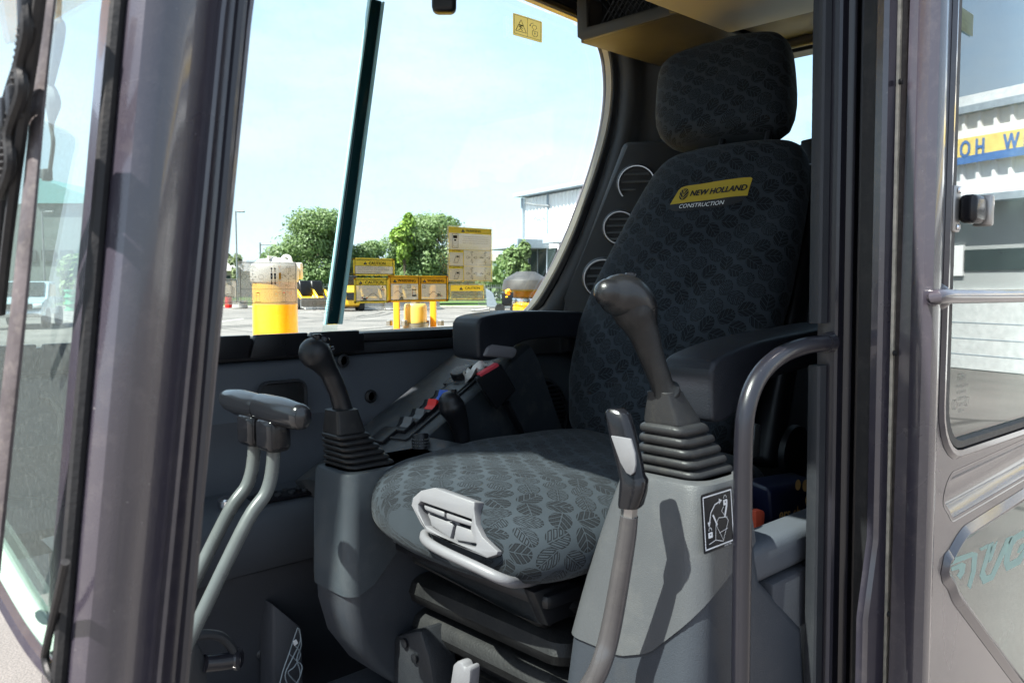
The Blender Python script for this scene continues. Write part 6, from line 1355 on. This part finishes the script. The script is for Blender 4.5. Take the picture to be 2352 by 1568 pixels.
# 6 tall pattern warning
t, p, W_, H_ = sticker('warning_sticker', 'tall silver warning sticker of switch patterns beside the broad tree', 1027, 520, 1132, 648)
p.rr('clr', 0, 0, W_, H_, 4, 0); p.rect('sil', 4, 4, W_ - 4, H_ - 4, 1); p.rect('y', 4, 4, W_ - 4, 17, 2); warn(p, 35, 14, 7); T(p, 'k', 'WARNING', 59, 10.5, 5.2, bold=.15, width=34)
p.box('y', 4, 4, W_ - 4, H_ - 4, 1.2, 2)
for i, s in enumerate(('THE MACHINE PATTERN CHANGE SWITCH IS INSTALLED', 'CAN BE OPERATED IN A WRONG PATTERN AND', 'BEFORE STARTING THE MACHINE, CHECK PATTERN', "REFER TO OPERATOR'S MANUAL FOR DETAILS")): T(p, 'g', s, 64, 23.5 + i * 5, 1.9, width=58)
for i in (0, 2, 3): p.circ('k', 33, 23.5 + i * 5, .5, None, 4, 6)
p.box('k', 11, 19, 24, 50, .8, 3); p.rect('k', 13, 22, 22, 29, 3); p.poly('k', [(14, 31), (21, 31), (19, 35), (16, 35)], 3); p.box('g', 13.5, 36, 21.5, 47, .5, 3); T(p, 'g', 'ISO', 17.5, 40, 2.2)
for y0, nm in ((54, 'ISO TYPE'), (91, 'A TYPE')):
    p.rect('y', 4, y0, 36, y0 + 6.5, 2); p.rect('y', 4, y0, W_ - 4, y0 + .9, 2); p.rect('y', 35, y0, 36.5, y0 + 36, 2); T(p, 'k', nm, 20, y0 + 3.2, 3.4, width=18 if y0 < 60 else 14); T(p, 'g', 'POSITION OF SWITCH', 19, y0 + 9, 1.6, width=28)
    x_ = 20; p.line('k', [(x_ - 6, y0 + 30), (x_ - 1, y0 + 14), (x_ + 8, y0 + 14), (x_ + 3, y0 + 30)], .7, 3, True); p.poly('k', [(x_ - 1, y0 + 18), (x_ + 7, y0 + 18), (x_ + 3, y0 + 13)], 3); p.box('g', x_ - 3, y0 + 20, x_ + 3, y0 + 28, .4, 3)
    for cx_ in (55, 86):
        cross(p, cx_, y0 + 17, 6.5, 'k', .5); bucket(p, cx_, y0 + 6.5, 2.8); bucket(p, cx_, y0 + 27, 2.8, r=2)
        if cx_ == 55: p.circ('k', 45.5, y0 + 17, 2.6, .6); p.circ('k', 64.5, y0 + 17, 2.6, .6)
        else: bucket(p, 76, y0 + 17, 2.6, r=1); bucket(p, 96, y0 + 17, 2.6, r=2.6)
    T(p, 'g', 'LEFT CONTROL LEVER', 54, y0 + 33.5, 1.7, width=28); T(p, 'g', 'RIGHT CONTROL LEVER', 86, y0 + 33.5, 1.7, width=29)
T(p, 'g', '81Q4-07060', W_ - 14, H_ - 2, 1.6); p.done(t, KEY)
# 7 fuel caution
t, p, W_, H_ = sticker('caution_sticker', 'pale-edged caution sticker about water in fuel, under the tall warning sticker', 1031, 650, 1114, 692)
p.rr('clr', 0, 0, W_, H_, 4, 0); p.rect('y', 4, 5, W_ - 4, 18, 2); p.box('y', 4, 5, W_ - 4, H_ - 6, .9, 2); warn(p, 27, 15.5, 7); T(p, 'k', 'CAUTION', 53, 11.5, 5.8, bold=.18, width=34)
for i, s in enumerate(('In order to protect high pressure fuel system,', 'please drain water in water separator before', 'starting the engine.')): T(p, 'g', s, 41 if i < 2 else 24, 21.5 + i * 4.6, 2.6, width=67 if i < 2 else 30)
T(p, 'g', '81Q4-07590', W_ - 12, H_ - 3, 1.6); p.done(t, KEY)
# 8 pictogram sticker high on the pane
t, p, W_, H_ = sticker('pictogram_sticker', 'bright yellow pictogram sticker with crush triangle and padlock high on the pane', 1178, 40, 1245, 90)
p.rr('yt', 0, 0, W_, H_, 3, 0); p.box('k', 3, 3, W_ - 3, H_ - 5, .8, 2); p.line('k', [(33, 3), (33, H_ - 5)], .8, 2)
p.line('k', [(6, 38), (30, 38), (18, 11)], 1.1, 3, True); p.rect('k', 13, 22, 23, 24.5, 3); p.line('k', [(18, 25), (17, 31), (13, 35)], 1.3, 3); p.line('k', [(17, 31), (21, 35)], 1.3, 3); p.line('k', [(13, 28), (18, 27.5), (22, 30)], 1.1, 3); p.circ('k', 15.5, 26, 1.2, None)
p.line('k', [(44, 28), (56, 28), (56, 36), (53, 40), (47, 40), (44, 36)], .9, 3, True); p.line('k', [(47, 28), (47, 24), (43, 20), (46, 14), (53, 15), (54, 20), (50, 24)], .9, 3); p.circ('k', 50, 32, 1.4, None); p.line('k', [(50, 32), (50, 36)], 1, 3)
p.line('k', [(46, 10), (41, 12), (39, 17)], .9, 3); p.poly('k', [(37, 15.5), (41, 16.5), (38, 20)], 3); T(p, 'k', '81N6-07190', W_ - 12, H_ - 2.4, 1.8); p.done(t, KEY)
# 9 glass marks, mirrored
for k_, (px, py) in enumerate(((1135, 667), (712, 676))):
    t, p, W_, H_ = sticker('glass_mark', ('mirrored glass maker mark right of the lower caution sticker', 'mirrored glass maker mark left of the window divider')[k_], px, py, px + 56, py + 42)
    T(p, 'g', 'HCE', 34, 5, 5, mirror=True, bold=.2)
    for i, s in enumerate(('DOT 459 M3M1', 'DONG AN HUR', 'TEMPERED', '43R-017269', 'KSL2007')): T(p, 'g', s, 36, 11 + i * 6, 2.8, mirror=True, width=30)
    p.circ('g', 10, 20, 5, .8); T(p, 'g', 'K', 10, 20, 4, mirror=True); p.circ('g', 10, 32, 4, .7)
    for i in range(8): p.circ('g', 26 + i * 2.5, 41, .7, None, 4, 6); p.circ('g', 27 + i * 2.5, 43.5, .7, None, 4, 6)
    p.done(t, KEY)
# 10 back of the sticker on the door glass
t, p, W_, H_ = sticker('warning_sticker', 'pale yellow sticker seen from behind at the top of the door glass', 2160, 10, 2236, 64, Y=.3725)
p.rr('yt', 0, 0, W_, H_, 3, 0); p.box('or', 2, 3, W_ - 3, H_ - 3, .8, 2); p.line('or', [(2, 28), (W_ - 3, 28)], .8, 2); p.line('or', [(36, 26), (58, 26), (47, 9)], .9, 3, True); book(p, 'or', 47, 42, 28, 16, .8); p.done(t, {**KEY, 'yt': ('yellow_ground', film('faded_back_film', (.30, .34, .16), .8, pebble=0)), 'or': ('print', pmat('faded_print', (.16, .17, .08), .6))})
# 11 lock diagram on the near console
cy_ = lambda z: .4868 + .085 * (z + .22) - .0045
c0 = U(1612, 1130, Y=.482); c1 = U(1687, 1250, Y=.478)
w_, h_ = .060, .0600
t = thing('console_decal', 'square black and white lever lock diagram on the near console side', 'sticker', U(1648, 1190, Y=.48)); oc = U(1648, 1192, Y=.4805)
p = Print(lambda a, b, l: V((oc.x + a, .4797 + .085 * (b) - .0003 * l, oc.z + b)))
p.rr('k', -.030, -.031, .030, .031, .003, 0); p.box('w', -.0265, -.0270, .0265, .0275, .0014, 2)
p.line('w', [(-.018, -.001), (-.014, .010), (-.006, .017), (.004, .019)], .0014, 3); p.poly('w', [(.002, .022), (.002, .016), (.008, .0195)], 3); p.poly('w', [(-.021, .001), (-.0155, .001), (-.0185, -.005)], 3)
for x, y in ((.014, .018), (-.017, -.011)): p.rr('w', x - .004, y - .005, x + .004, y + .001, .001, 3); p.circ('w', x, y + .003, .0026, .001, 3, 10, 0, 180); p.circ('k', x, y - .0015, .001, None, 4, 8)
p.line('w', [(-.020, -.022), (-.008, -.020), (.006, -.024), (.012, -.014), (.018, -.004), (.012, .002), (.006, .008), (.010, .012)], .0007, 3); p.line('w', [(-.008, -.020), (-.006, -.004), (.000, .002), (.016, .0)], .0007, 3); p.line('w', [(-.004, -.004), (-.010, .006)], .0024, 3); p.line('w', [(.012, .002), (.016, .012)], .0030, 3)
p.line('w', [(.0, -.014), (.016, -.012)], .0006, 3); p.line('w', [(-.006, -.004), (.006, -.022)], .0006, 3)
p.text('w', '81N8-07500', .015, -.0292, .0026, 3); p.done(t, KEY)
